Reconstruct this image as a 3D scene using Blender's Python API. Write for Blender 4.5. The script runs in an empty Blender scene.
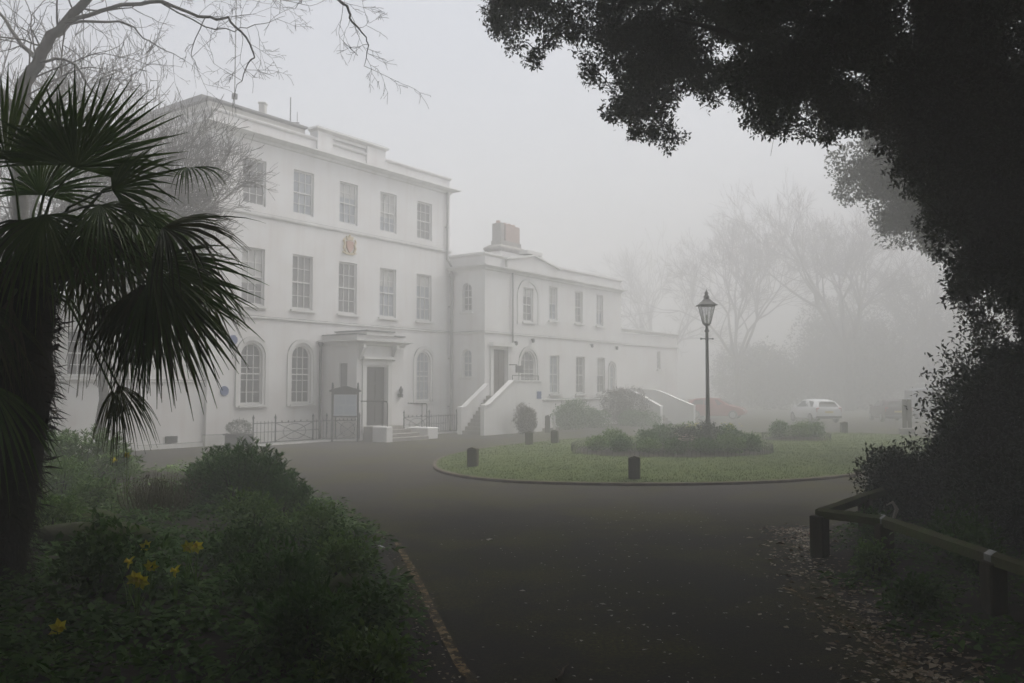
import bpy, math, random
import numpy as np
from mathutils import Vector, Matrix
from mathutils.bvhtree import BVHTree
random.seed(7)
rng = np.random.default_rng(11)
PI = math.pi
S = bpy.context.scene
COL = S.collection

# ------------------------------------------------------------------ camera numbers (used for placing by sight line)
FPX, EYE = 860.0, 2.2
PITCH = math.atan(45.5 / FPX)
CP, SP = math.cos(PITCH), math.sin(PITCH)
def at(px, py, Y):
    a = px - 512; b = 341.5 - py
    d = (a, FPX * CP - b * SP, FPX * SP + b * CP)
    t = Y / d[1]
    return Vector((d[0] * t, Y, EYE + d[2] * t))
def gnd(px, py, z=0.0):
    a = px - 512; b = 341.5 - py
    d = (a, FPX * CP - b * SP, FPX * SP + b * CP)
    t = (z - EYE) / d[2]
    return Vector((d[0] * t, d[1] * t, z))
def pix(P):
    P = np.asarray(P, float)
    z = P[..., 2] - EYE
    cy = P[..., 1] * CP + z * SP
    cz = -P[..., 1] * SP + z * CP
    return 512 + FPX * P[..., 0] / cy, 341.5 - FPX * cz / cy, cy

# ------------------------------------------------------------------ materials
def new_mat(name):
    m = bpy.data.materials.new(name); m.use_nodes = True
    nt = m.node_tree; nt.nodes.clear()
    return m, nt, nt.nodes, nt.links
def ramp(nd, stops):
    r = nd.new('ShaderNodeValToRGB')
    e = r.color_ramp.elements
    while len(e) < len(stops): e.new(0.5)
    for i, (p, c) in enumerate(stops):
        e[i].position = p; e[i].color = (*c, 1)
    return r
def surf(name, cols, scale=4.0, rough=0.8, bump=0.0, bscale=30.0, detail=6, spec=0.3, stretch=None, metal=0.0, coat=0.0, lo=0.3, hi=0.7):
    m, nt, nd, lk = new_mat(name)
    out = nd.new('ShaderNodeOutputMaterial'); b = nd.new('ShaderNodeBsdfPrincipled')
    tc = nd.new('ShaderNodeTexCoord'); mp = nd.new('ShaderNodeMapping')
    lk.new(tc.outputs['Object'], mp.inputs['Vector'])
    if stretch: mp.inputs['Scale'].default_value = stretch
    n = nd.new('ShaderNodeTexNoise'); n.inputs['Scale'].default_value = scale; n.inputs['Detail'].default_value = detail
    n.inputs['Roughness'].default_value = 0.62
    lk.new(mp.outputs['Vector'], n.inputs['Vector'])
    k = len(cols)
    r = ramp(nd, [(lo + (hi - lo) * i / max(1, k - 1), c) for i, c in enumerate(cols)])
    lk.new(n.outputs['Fac'], r.inputs['Fac'])
    lk.new(r.outputs['Color'], b.inputs['Base Color'])
    b.inputs['Roughness'].default_value = rough
    b.inputs['Specular IOR Level'].default_value = spec
    b.inputs['Metallic'].default_value = metal
    b.inputs['Coat Weight'].default_value = coat
    if bump:
        n2 = nd.new('ShaderNodeTexNoise'); n2.inputs['Scale'].default_value = bscale; n2.inputs['Detail'].default_value = 5
        lk.new(mp.outputs['Vector'], n2.inputs['Vector'])
        bp = nd.new('ShaderNodeBump'); bp.inputs['Strength'].default_value = bump; bp.inputs['Distance'].default_value = 0.02
        lk.new(n2.outputs['Fac'], bp.inputs['Height']); lk.new(bp.outputs['Normal'], b.inputs['Normal'])
    lk.new(b.outputs['BSDF'], out.inputs['Surface'])
    return m
def leafmat(name, cols, rough=0.5, trans=0.25, spec=0.35, patch=1.2):
    """each leaf its own tint, and paler or darker patches of growth"""
    m, nt, nd, lk = new_mat(name)
    out = nd.new('ShaderNodeOutputMaterial'); b = nd.new('ShaderNodeBsdfPrincipled')
    g = nd.new('ShaderNodeNewGeometry'); tc = nd.new('ShaderNodeTexCoord')
    n = nd.new('ShaderNodeTexNoise'); n.inputs['Scale'].default_value = patch; n.inputs['Detail'].default_value = 3
    lk.new(tc.outputs['Object'], n.inputs['Vector'])
    mx = nd.new('ShaderNodeMath'); mx.operation = 'MULTIPLY_ADD'
    mx.inputs[1].default_value = 0.55
    lk.new(g.outputs['Random Per Island'], mx.inputs[0])
    m2 = nd.new('ShaderNodeMath'); m2.operation = 'MULTIPLY_ADD'; m2.inputs[1].default_value = 0.9; m2.inputs[2].default_value = -0.22
    lk.new(n.outputs['Fac'], m2.inputs[0]); lk.new(m2.outputs[0], mx.inputs[2])
    k = len(cols)
    r = ramp(nd, [(0.05 + 0.9 * i / max(1, k - 1), c) for i, c in enumerate(cols)])
    lk.new(mx.outputs[0], r.inputs['Fac'])
    lk.new(r.outputs['Color'], b.inputs['Base Color'])
    b.inputs['Roughness'].default_value = rough; b.inputs['Specular IOR Level'].default_value = spec
    if trans:
        t = nd.new('ShaderNodeBsdfTranslucent'); mixs = nd.new('ShaderNodeMixShader'); mixs.inputs[0].default_value = trans
        lk.new(r.outputs['Color'], t.inputs['Color'])
        lk.new(b.outputs['BSDF'], mixs.inputs[1]); lk.new(t.outputs['BSDF'], mixs.inputs[2])
        lk.new(mixs.outputs[0], out.inputs['Surface'])
    else:
        lk.new(b.outputs['BSDF'], out.inputs['Surface'])
    return m

M = {}
def stucco(name, base, dirt, lead=False):
    """painted render: faint mottling, rain streaks and grime"""
    m, nt, nd, lk = new_mat(name)
    out = nd.new('ShaderNodeOutputMaterial'); b = nd.new('ShaderNodeBsdfPrincipled')
    tc = nd.new('ShaderNodeTexCoord')
    n1 = nd.new('ShaderNodeTexNoise'); n1.inputs['Scale'].default_value = 0.7; n1.inputs['Detail'].default_value = 7
    lk.new(tc.outputs['Object'], n1.inputs['Vector'])
    mp = nd.new('ShaderNodeMapping'); mp.inputs['Scale'].default_value = (3.0, 3.0, 0.22)
    lk.new(tc.outputs['Object'], mp.inputs['Vector'])
    n2 = nd.new('ShaderNodeTexNoise'); n2.inputs['Scale'].default_value = 1.3; n2.inputs['Detail'].default_value = 6
    lk.new(mp.outputs['Vector'], n2.inputs['Vector'])
    r1 = ramp(nd, [(0.35, (0, 0, 0)), (0.75, (1, 1, 1))]); lk.new(n1.outputs['Fac'], r1.inputs['Fac'])
    r2 = ramp(nd, [(0.5, (0, 0, 0)), (0.78, (1, 1, 1))]); lk.new(n2.outputs['Fac'], r2.inputs['Fac'])
    ad = nd.new('ShaderNodeMath'); ad.operation = 'MULTIPLY_ADD'; ad.inputs[1].default_value = 0.35
    lk.new(r1.outputs['Color'], ad.inputs[0])
    sc = nd.new('ShaderNodeMath'); sc.operation = 'MULTIPLY'; sc.inputs[1].default_value = 0.30
    lk.new(r2.outputs['Color'], sc.inputs[0]); lk.new(sc.outputs[0], ad.inputs[2])
    mx = nd.new('ShaderNodeMix'); mx.data_type = 'RGBA'
    mx.inputs['A'].default_value = (*base, 1); mx.inputs['B'].default_value = (*dirt, 1)
    lk.new(ad.outputs[0], mx.inputs['Factor'])
    if lead:   # ledges are dressed with lead on top
        g = nd.new('ShaderNodeNewGeometry'); sx = nd.new('ShaderNodeSeparateXYZ'); lk.new(g.outputs['True Normal'], sx.inputs[0])
        gt = nd.new('ShaderNodeMath'); gt.operation = 'GREATER_THAN'; gt.inputs[1].default_value = .35; lk.new(sx.outputs['Z'], gt.inputs[0])
        mz = nd.new('ShaderNodeMix'); mz.data_type = 'RGBA'; mz.inputs['B'].default_value = (.24, .24, .23, 1)
        lk.new(gt.outputs[0], mz.inputs['Factor']); lk.new(mx.outputs['Result'], mz.inputs['A']); mx = mz
    lk.new(mx.outputs['Result'], b.inputs['Base Color'])
    b.inputs['Roughness'].default_value = 0.75; b.inputs['Specular IOR Level'].default_value = 0.25
    n3 = nd.new('ShaderNodeTexNoise'); n3.inputs['Scale'].default_value = 25
    lk.new(tc.outputs['Object'], n3.inputs['Vector'])
    bp = nd.new('ShaderNodeBump'); bp.inputs['Strength'].default_value = 0.15; bp.inputs['Distance'].default_value = 0.01
    lk.new(n3.outputs['Fac'], bp.inputs['Height']); lk.new(bp.outputs['Normal'], b.inputs['Normal'])
    lk.new(b.outputs['BSDF'], out.inputs['Surface'])
    return m
M['stucco'] = stucco('white_stucco', (0.87, 0.87, 0.86), (0.62, 0.55, 0.51), True)
M['trim'] = stucco('white_trim', (0.85, 0.85, 0.83), (0.40, 0.39, 0.35), True)
M['limewash'] = stucco('bright_limewash', (0.87, 0.87, 0.86), (0.66, 0.65, 0.62))
M['attic'] = stucco('weathered_stucco', (0.58, 0.57, 0.53), (0.34, 0.33, 0.29))
M['lead'] = surf('lead_flashing', [(.16, .165, .17), (.25, .25, .25)], 3, .5)
M['white_paint'] = surf('white_paint', [(.74, .74, .72), (.82, .82, .8)], 3, .5)
M['glass'] = surf('window_glass', [(.05, .052, .055), (.10, .10, .10)], .9, .08, spec=.55)
M['glass_curtain'] = surf('net_curtained_glass', [(.30, .33, .36), (.42, .45, .48)], 1.4, .12, spec=.5, stretch=(6, 6, .4))
M['glass_grey'] = surf('dim_glass', [(.17, .17, .17), (.27, .27, .265)], 1.0, .1, spec=.5)
M['blind'] = surf('roller_blind', [(.50, .50, .48), (.60, .60, .57)], 2, .8)
M['door'] = surf('door_paint', [(.055, .055, .05), (.085, .08, .075)], 4, .45)
M['brown_door'] = surf('brown_door_paint', [(.10, .085, .07), (.15, .13, .11)], 4, .5)
M['iron'] = surf('black_iron', [(.018, .02, .02), (.04, .042, .04)], 9, .5, .15, spec=.4)
M['pipe'] = surf('pipe_paint', [(.28, .28, .27), (.38, .38, .36)], 4, .5)
M['stone'] = surf('worn_stone', [(.22, .21, .19), (.36, .34, .31)], 5, .85, .3)
M['brick'] = surf('chimney_brick', [(.34, .24, .20), (.44, .33, .28)], 6, .85, .3)
M['terracotta'] = surf('terracotta', [(.36, .2, .14), (.48, .3, .22)], 5, .8)
M['asphalt'] = None
M['soil'] = surf('soil', [(.018, .014, .010), (.05, .038, .026)], 3, .95, .6, 14)
M['wood_dark'] = surf('old_timber', [(.038, .032, .022), (.08, .066, .042), (.07, .08, .034)], 5, .85, .5, 20, stretch=(1, 1, .2))
M['rail_wood'] = surf('mossy_timber', [(.08, .065, .038), (.10, .105, .04), (.09, .14, .035)], 3.5, .9, .5, 25)
M['bolt_plate'] = surf('galvanised_strap', [(.22, .22, .21), (.36, .36, .34)], 9, .5, metal=.3)
M['bark'] = surf('dark_bark', [(.03, .027, .022), (.075, .068, .055)], 6, .9, .8, 12, stretch=(1, 1, .35))
M['bark_grey'] = surf('grey_bark', [(.06, .055, .048), (.13, .12, .105)], 5, .9, .6, 12)
M['twig'] = surf('bare_twigs', [(.055, .047, .04), (.10, .088, .075)], 4, .9)
M['palm_bark'] = surf('palm_fibre', [(.014, .011, .008), (.045, .035, .025)], 9, .95, .8, 30, stretch=(1, 1, .3))
M['fibre'] = leafmat('palm_hair', [(.014, .011, .008), (.05, .04, .028)], .9, 0)
M['oak'] = leafmat('evergreen_oak_leaves', [(.014, .020, .009), (.030, .040, .017), (.055, .068, .032)], .5, .12)
M['laurel'] = leafmat('dark_laurel_leaves', [(.014, .026, .010), (.030, .050, .018), (.065, .09, .040)], .4, .12)
M['palm'] = leafmat('palm_leaf', [(.060, .125, .028), (.115, .21, .045), (.20, .27, .07)], .42, .22, patch=.8)
M['palm_old'] = leafmat('old_palm_leaf', [(.045, .070, .024), (.085, .11, .038), (.17, .145, .065)], .5, .15, patch=.8)
M['palm_dead'] = leafmat('dead_palm_leaf', [(.06, .045, .028), (.13, .10, .06), (.20, .16, .10)], .7, .1)
M['shrub'] = leafmat('shrub_leaves', [(.032, .10, .012), (.065, .165, .022), (.12, .24, .042)], .6, .22, spec=.15)
M['fresh'] = leafmat('fresh_green_leaves', [(.065, .15, .018), (.125, .235, .032), (.20, .32, .055)], .5, .25)
M['cover'] = leafmat('ground_cover_leaves', [(.030, .085, .012), (.062, .15, .020), (.12, .22, .04)], .6, .2, spec=.12, patch=1.5)
M['brown_leaf'] = leafmat('brown_stems', [(.075, .058, .028), (.11, .09, .042), (.10, .12, .045)], .7, .2)
M['russet'] = leafmat('russet_leaves', [(.045, .028, .02), (.075, .045, .03), (.05, .06, .03)], .6, .2)
M['conifer'] = leafmat('far_evergreen', [(.015, .022, .013), (.03, .042, .022)], .6, .1)
M['grass'] = leafmat('lawn_grass', [(.050, .085, .012), (.088, .13, .020), (.13, .165, .032)], .6, .25, patch=.5)
M['litter'] = leafmat('fallen_leaves', [(.08, .046, .024), (.20, .135, .075), (.40, .32, .21), (.66, .61, .5)], .6, .05, patch=2)
M['crumbs'] = leafmat('pale_leaf_scraps', [(.30, .27, .22), (.52, .49, .44), (.74, .72, .68)], .6, 0)
M['daffodil'] = surf('daffodil_yellow', [(.92, .82, .04), (.95, .88, .08)], 20, .5)
M['trumpet'] = surf('daffodil_orange', [(.94, .74, .02), (.95, .80, .03)], 20, .5)
M['paper'] = surf('white_paper', [(.7, .72, .75), (.8, .82, .84)], 8, .6)
M['red'] = surf('red_scrap', [(.45, .03, .02), (.5, .05, .03)], 8, .6)
M['moss'] = surf('mossy_rock', [(.05, .04, .03), (.055, .075, .02), (.075, .09, .022)], 3, .95, .8, 9)
M['tyre'] = surf('tyre', [(.012, .012, .012), (.025, .025, .025)], 6, .8)
M['rim'] = surf('alloy', [(.35, .35, .36), (.45, .45, .46)], 6, .35, metal=.6)
M['car_white'] = surf('white_car_paint', [(.82, .83, .84), (.88, .89, .9)], 1.5, .3, coat=.6)
M['car_red'] = surf('red_car_paint', [(.30, .035, .035), (.36, .05, .045)], 1.5, .3, coat=.6)
M['car_dark'] = surf('maroon_car_paint', [(.035, .012, .014), (.05, .018, .02)], 1.5, .3, coat=.6)
M['car_silver'] = surf('silver_van_paint', [(.22, .24, .27), (.28, .30, .33)], 1.5, .35, coat=.5)
M['car_glass'] = surf('car_glass', [(.025, .028, .03), (.045, .05, .05)], 1.5, .06, spec=.6)
M['tail'] = surf('tail_light', [(.4, .015, .012), (.5, .02, .016)], 6, .2)
M['head'] = surf('headlamp', [(.6, .62, .65), (.75, .77, .8)], 6, .15)
M['plate'] = surf('number_plate', [(.62, .5, .12), (.68, .55, .16)], 6, .4)
M['trimblack'] = surf('black_plastic', [(.02, .02, .02), (.035, .035, .035)], 6, .6)
M['blue'] = surf('blue_enamel', [(.035, .075, .22), (.05, .10, .28)], 6, .3)
M['board'] = surf('notice_paper', [(.58, .64, .70), (.64, .70, .76)], 4, .5)
M['print'] = surf('printed_sheet', [(.52, .58, .66), (.58, .64, .70)], 6, .6)
M['gold'] = surf('crest_gold', [(.62, .50, .30), (.72, .62, .42)], 12, .5)
M['crestred'] = surf('crest_red', [(.50, .27, .20), (.58, .36, .27)], 12, .5)
M['kerb'] = surf('kerb_stone', [(.05, .042, .03), (.11, .085, .06), (.19, .15, .11)], 4, .9, .4)
M['ywear'] = None
def clear_glass():
    m, nt, nd, lk = new_mat('lantern_glass')
    out = nd.new('ShaderNodeOutputMaterial'); t = nd.new('ShaderNodeBsdfTransparent'); g = nd.new('ShaderNodeBsdfGlossy'); mx = nd.new('ShaderNodeMixShader')
    n = nd.new('ShaderNodeTexNoise'); r = ramp(nd, [(.3, (.10, .10, .10)), (.7, (.26, .26, .26))]); lk.new(n.outputs['Fac'], r.inputs['Fac']); lk.new(r.outputs['Color'], mx.inputs[0])
    g.inputs['Roughness'].default_value = .1; t.inputs['Color'].default_value = (.93, .94, .94, 1)
    lk.new(t.outputs[0], mx.inputs[1]); lk.new(g.outputs[0], mx.inputs[2]); lk.new(mx.outputs[0], out.inputs['Surface']); return m
M['hoop'] = surf('edging_iron', [(.015, .016, .015), (.03, .03, .028)], 9, .7)
M['lampglass'] = clear_glass()
M['flowerpink'] = surf('pale_flowers', [(.55, .40, .36), (.62, .5, .45)], 9, .6)
M['tub'] = surf('lead_planter', [(.05, .052, .05), (.09, .09, .085)], 6, .7)

def asphalt_mat():
    m, nt, nd, lk = new_mat('damp_asphalt')
    out = nd.new('ShaderNodeOutputMaterial'); b = nd.new('ShaderNodeBsdfPrincipled')
    tc = nd.new('ShaderNodeTexCoord')
    n1 = nd.new('ShaderNodeTexNoise'); n1.inputs['Scale'].default_value = .6; n1.inputs['Detail'].default_value = 10; n1.inputs['Roughness'].default_value = .75
    n2 = nd.new('ShaderNodeTexNoise'); n2.inputs['Scale'].default_value = 26; n2.inputs['Detail'].default_value = 6; n2.inputs['Roughness'].default_value = .8
    n3 = nd.new('ShaderNodeTexNoise'); n3.inputs['Scale'].default_value = .38; n3.inputs['Detail'].default_value = 9; n3.inputs['Roughness'].default_value = .7
    v = nd.new('ShaderNodeTexVoronoi'); v.inputs['Scale'].default_value = 90
    for n in (n1, n2, n3, v): lk.new(tc.outputs['Object'], n.inputs['Vector'])
    r1 = ramp(nd, [(.3, (.042, .038, .032)), (.55, (.070, .064, .055)), (.75, (.105, .096, .083))]); lk.new(n1.outputs['Fac'], r1.inputs['Fac'])
    r3 = ramp(nd, [(.47, (0, 0, 0)), (.58, (1, 1, 1))]); lk.new(n3.outputs['Fac'], r3.inputs['Fac'])
    mx = nd.new('ShaderNodeMix'); mx.data_type = 'RGBA'; mx.inputs['B'].default_value = (.085, .082, .016, 1)
    md = nd.new('ShaderNodeMath'); md.operation = 'MULTIPLY'; lk.new(r3.outputs['Color'], md.inputs[0])
    r2b = ramp(nd, [(.4, (.25, .25, .25)), (.65, (1, 1, 1))]); lk.new(n2.outputs['Fac'], r2b.inputs['Fac'])
    lk.new(r2b.outputs['Color'], md.inputs[1])
    lk.new(md.outputs[0], mx.inputs['Factor']); lk.new(r1.outputs['Color'], mx.inputs['A'])
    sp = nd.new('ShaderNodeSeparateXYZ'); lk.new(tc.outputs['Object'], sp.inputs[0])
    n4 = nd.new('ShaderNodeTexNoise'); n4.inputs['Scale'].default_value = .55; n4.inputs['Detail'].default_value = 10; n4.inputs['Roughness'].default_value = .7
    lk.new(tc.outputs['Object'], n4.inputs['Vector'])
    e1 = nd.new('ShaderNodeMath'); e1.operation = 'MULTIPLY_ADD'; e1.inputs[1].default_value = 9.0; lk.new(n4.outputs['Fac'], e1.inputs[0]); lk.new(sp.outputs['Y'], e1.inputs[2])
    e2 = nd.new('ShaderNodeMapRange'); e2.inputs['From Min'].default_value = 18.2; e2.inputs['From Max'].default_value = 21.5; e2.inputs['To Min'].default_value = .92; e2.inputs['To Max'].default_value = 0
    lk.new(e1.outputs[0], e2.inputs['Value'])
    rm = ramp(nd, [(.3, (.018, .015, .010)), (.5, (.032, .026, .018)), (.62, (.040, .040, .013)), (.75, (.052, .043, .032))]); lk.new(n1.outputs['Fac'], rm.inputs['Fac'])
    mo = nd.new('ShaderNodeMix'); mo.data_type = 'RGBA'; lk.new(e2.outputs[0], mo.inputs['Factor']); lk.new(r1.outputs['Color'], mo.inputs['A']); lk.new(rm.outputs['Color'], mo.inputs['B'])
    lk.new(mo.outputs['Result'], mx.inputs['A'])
    mu = nd.new('ShaderNodeMix'); mu.data_type = 'RGBA'; mu.blend_type = 'MULTIPLY'; mu.inputs['Factor'].default_value = .75
    r2 = ramp(nd, [(.34, (.15, .15, .15)), (.5, (.8, .8, .78)), (.68, (2.0, 1.95, 1.85))]); lk.new(n2.outputs['Fac'], r2.inputs['Fac'])
    lk.new(mx.outputs['Result'], mu.inputs['A']); lk.new(r2.outputs['Color'], mu.inputs['B'])
    lk.new(mu.outputs['Result'], b.inputs['Base Color'])
    rr = ramp(nd, [(.35, (.82, .82, .82)), (.7, (.95, .95, .95))]); lk.new(n1.outputs['Fac'], rr.inputs['Fac'])
    lk.new(rr.outputs['Color'], b.inputs['Roughness']); b.inputs['Specular IOR Level'].default_value = .15
    bp = nd.new('ShaderNodeBump'); bp.inputs['Strength'].default_value = .8; bp.inputs['Distance'].default_value = .01
    lk.new(v.outputs['Distance'], bp.inputs['Height']); lk.new(bp.outputs['Normal'], b.inputs['Normal'])
    lk.new(b.outputs['BSDF'], out.inputs['Surface'])
    return m
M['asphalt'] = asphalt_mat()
def worn_paint(name, col, under):
    m, nt, nd, lk = new_mat(name)
    out = nd.new('ShaderNodeOutputMaterial'); b = nd.new('ShaderNodeBsdfPrincipled'); tr = nd.new('ShaderNodeBsdfTransparent')
    tc = nd.new('ShaderNodeTexCoord'); n = nd.new('ShaderNodeTexNoise'); n.inputs['Scale'].default_value = 7; n.inputs['Detail'].default_value = 9; n.inputs['Roughness'].default_value = .75
    lk.new(tc.outputs['Object'], n.inputs['Vector'])
    r = ramp(nd, [(.44, (0, 0, 0)), (.58, (1, 1, 1))]); lk.new(n.outputs['Fac'], r.inputs['Fac'])
    b.inputs['Base Color'].default_value = (*col, 1); b.inputs['Roughness'].default_value = .85
    mx = nd.new('ShaderNodeMixShader'); lk.new(r.outputs['Color'], mx.inputs[0]); lk.new(tr.outputs[0], mx.inputs[1]); lk.new(b.outputs[0], mx.inputs[2])
    lk.new(mx.outputs[0], out.inputs['Surface'])
    return m
M['ywear'] = worn_paint('worn_yellow_paint', (.26, .175, .07), None)

# ------------------------------------------------------------------ mesh helpers
def link_mesh(name, V, F, mat, parent=None, smooth=False):
    me = bpy.data.meshes.new(name)
    me.from_pydata(V, [], F); me.update()
    if smooth: me.polygons.foreach_set('use_smooth', [True] * len(me.polygons))
    if mat: me.materials.append(mat)
    o = bpy.data.objects.new(name, me); COL.objects.link(o)
    if parent: o.parent = parent
    return o
def link_np(name, V, Q, mat, parent=None, smooth=False):
    """V (n,3), Q (m,k) all faces with k corners"""
    V = np.ascontiguousarray(V, np.float32); Q = np.ascontiguousarray(Q, np.int32)
    me = bpy.data.meshes.new(name)
    me.vertices.add(len(V)); me.vertices.foreach_set('co', V.ravel())
    k = Q.shape[1]
    me.loops.add(Q.size); me.loops.foreach_set('vertex_index', Q.ravel())
    me.polygons.add(len(Q)); me.polygons.foreach_set('loop_start', np.arange(0, Q.size, k, dtype=np.int32))
    try: me.polygons.foreach_set('loop_total', np.full(len(Q), k, np.int32))
    except Exception: pass
    me.update(calc_edges=True)
    if smooth: me.polygons.foreach_set('use_smooth', np.ones(len(Q), bool))
    if mat: me.materials.append(mat)
    o = bpy.data.objects.new(name, me); COL.objects.link(o)
    if parent: o.parent = parent
    return o
class MB:
    def __init__(s): s.V = []; s.F = []
    def add(s, V, F):
        b = len(s.V); s.V += [tuple(v) for v in V]; s.F += [tuple(i + b for i in f) for f in F]; return s
    def box(s, x0, x1, y0, y1, z0, z1):
        return s.add([(x0, y0, z0), (x1, y0, z0), (x1, y1, z0), (x0, y1, z0), (x0, y0, z1), (x1, y0, z1), (x1, y1, z1), (x0, y1, z1)],
                     [(3, 2, 1, 0), (4, 5, 6, 7), (0, 1, 5, 4), (1, 2, 6, 5), (2, 3, 7, 6), (3, 0, 4, 7)])
    def cbox(s, x0, x1, y0, y1, z0, z1, c=.01):
        """box with chamfered vertical and top edges"""
        def ring(d, z): return [(x0 + d + c, y0 + d, z), (x1 - d - c, y0 + d, z), (x1 - d, y0 + d + c, z), (x1 - d, y1 - d - c, z), (x1 - d - c, y1 - d, z), (x0 + d + c, y1 - d, z), (x0 + d, y1 - d - c, z), (x0 + d, y0 + d + c, z)]
        V = ring(0, z0) + ring(0, z1 - c) + ring(c, z1)
        F = [tuple(range(7, -1, -1)), tuple(range(16, 24))]
        for k in (0, 8):
            F += [(k + i, k + (i + 1) % 8, k + 8 + (i + 1) % 8, k + 8 + i) for i in range(8)]
        return s.add(V, F)
    def prism_y(s, poly, y0, y1):
        n = len(poly)
        V = [(x, y0, z) for x, z in poly] + [(x, y1, z) for x, z in poly]
        F = [tuple(range(n)), tuple(range(2 * n - 1, n - 1, -1))] + [(i, i + n, (i + 1) % n + n, (i + 1) % n) for i in range(n)]
        return s.add(V, F)
    def prism_x(s, poly, x0, x1):
        n = len(poly)
        V = [(x0, y, z) for y, z in poly] + [(x1, y, z) for y, z in poly]
        F = [tuple(range(n)), tuple(range(2 * n - 1, n - 1, -1))] + [(i, i + n, (i + 1) % n + n, (i + 1) % n) for i in range(n)]
        return s.add(V, F)
    def prism_z(s, poly, z0, z1):
        n = len(poly)
        V = [(x, y, z0) for x, y in poly] + [(x, y, z1) for x, y in poly]
        F = [tuple(range(n - 1, -1, -1)), tuple(range(n, 2 * n))] + [(i, (i + 1) % n, (i + 1) % n + n, i + n) for i in range(n)]
        return s.add(V, F)
    def tube(s, pts, rad, k=8, caps=True):
        pts = [Vector(p) for p in pts]; n = len(pts)
        if not hasattr(rad, '__len__'): rad = [rad] * n
        V = []; F = []; prev = None
        for i, p in enumerate(pts):
            t = (pts[min(i + 1, n - 1)] - pts[max(i - 1, 0)]).normalized()
            if prev is None:
                a = t.orthogonal().normalized()
            else:
                a = (prev - t * prev.dot(t)).normalized()
            prev = a; b = t.cross(a)
            for j in range(k):
                w = 2 * PI * j / k
                V.append(p + (a * math.cos(w) + b * math.sin(w)) * rad[i])
        for i in range(n - 1):
            for j in range(k):
                F.append((i * k + j, i * k + (j + 1) % k, (i + 1) * k + (j + 1) % k, (i + 1) * k + j))
        if caps: F += [tuple(range(k - 1, -1, -1)), tuple(range((n - 1) * k, n * k))]
        return s.add(V, F)
    def lathe(s, prof, k=16, c=(0, 0, 0)):
        V = []; F = []
        for r, z in prof:
            for j in range(k):
                w = 2 * PI * j / k; V.append((c[0] + r * math.cos(w), c[1] + r * math.sin(w), c[2] + z))
        n = len(prof)
        for i in range(n - 1):
            for j in range(k): F.append((i * k + j, i * k + (j + 1) % k, (i + 1) * k + (j + 1) % k, (i + 1) * k + j))
        F += [tuple(range(k - 1, -1, -1)), tuple(range((n - 1) * k, n * k))]
        return s.add(V, F)
    def sweep(s, path, prof, closed=False):
        """profile (out, z) carried along an xy path, out = to the right of travel, mitred"""
        n = len(path); V = []; F = []; m = len(prof)
        for i in range(n):
            p = Vector(path[i])
            if closed or 0 < i < n - 1:
                d0 = (p - Vector(path[(i - 1) % n])).normalized(); d1 = (Vector(path[(i + 1) % n]) - p).normalized()
            elif i == 0: d0 = d1 = (Vector(path[1]) - p).normalized()
            else: d0 = d1 = (p - Vector(path[i - 1])).normalized()
            n0 = Vector((d0.y, -d0.x)); n1 = Vector((d1.y, -d1.x)); b = (n0 + n1)
            b = b / max(.3, b.dot(n0))
            for o, z in prof: V.append((p.x + b.x * o, p.y + b.y * o, z))
        for i in range(n if closed else n - 1):
            j = (i + 1) % n
            for q in range(m): F.append((i * m + q, i * m + (q + 1) % m, j * m + (q + 1) % m, j * m + q))
        if not closed: F += [tuple(range(m)), tuple(range((n - 1) * m, n * m))[::-1]]
        return s.add(V, F)
    def build(s, name, mat, parent=None, smooth=False): return link_mesh(name, s.V, s.F, mat, parent, smooth)
def thing(name, label, cat, loc=(0, 0, 0), rz=0, group=None):
    o = bpy.data.objects.new(name, None); COL.objects.link(o); o.empty_display_size = .3
    o.location = loc; o.rotation_euler = (0, 0, rz); o['label'] = label; o['category'] = cat
    if group: o['group'] = group
    return o
def tag(o, label, cat, group=None):
    o['label'] = label; o['category'] = cat
    if group: o['group'] = group
    return o
def setting(o, kind='structure'): o['kind'] = kind; return o
def dup(root, loc, rz, label):
    r = root.copy(); COL.objects.link(r); r.location = loc; r.rotation_euler = (0, 0, rz); r['label'] = label
    for ch in list(root.children):
        c = ch.copy(); COL.objects.link(c); c.parent = r
        for g in list(ch.children):
            d = g.copy(); COL.objects.link(d); d.parent = c
    return r

# ------------------------------------------------------------------ foliage helpers (numpy)
def unit(n):
    v = rng.normal(size=(n, 3)); return v / np.linalg.norm(v, axis=1, keepdims=True)
def norm(v): return v / np.maximum(1e-9, np.linalg.norm(v, axis=1, keepdims=True))
def leaf_geo(C, D, N, L, W, bend=.12):
    """pointed oval leaves folded along the midrib: 6 verts, two quads sharing the rib"""
    n = len(C); D = norm(D); S_ = norm(np.cross(D, N)); Nn = np.cross(S_, D)
    L = np.broadcast_to(L, (n,))[:, None]; W = np.broadcast_to(W, (n,))[:, None]
    b = C; t = C + D * L - Nn * L * bend
    m = C + D * L * .5 - Nn * W * .12
    l1 = C + D * L * .48 + S_ * W * .5 + Nn * W * .12; r1 = C + D * L * .48 - S_ * W * .5 + Nn * W * .12
    V = np.stack([b, l1, t, r1], 1).reshape(-1, 3)
    Q = (np.arange(n)[:, None] * 4 + np.array([0, 1, 2, 3])[None]).astype(np.int32)
    return V, Q
def cat_geo(parts):
    Vs = []; Qs = []; b = 0
    for V, Q in parts:
        Vs.append(V); Qs.append(Q + b); b += len(V)
    return np.concatenate(Vs), np.concatenate(Qs)
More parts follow.
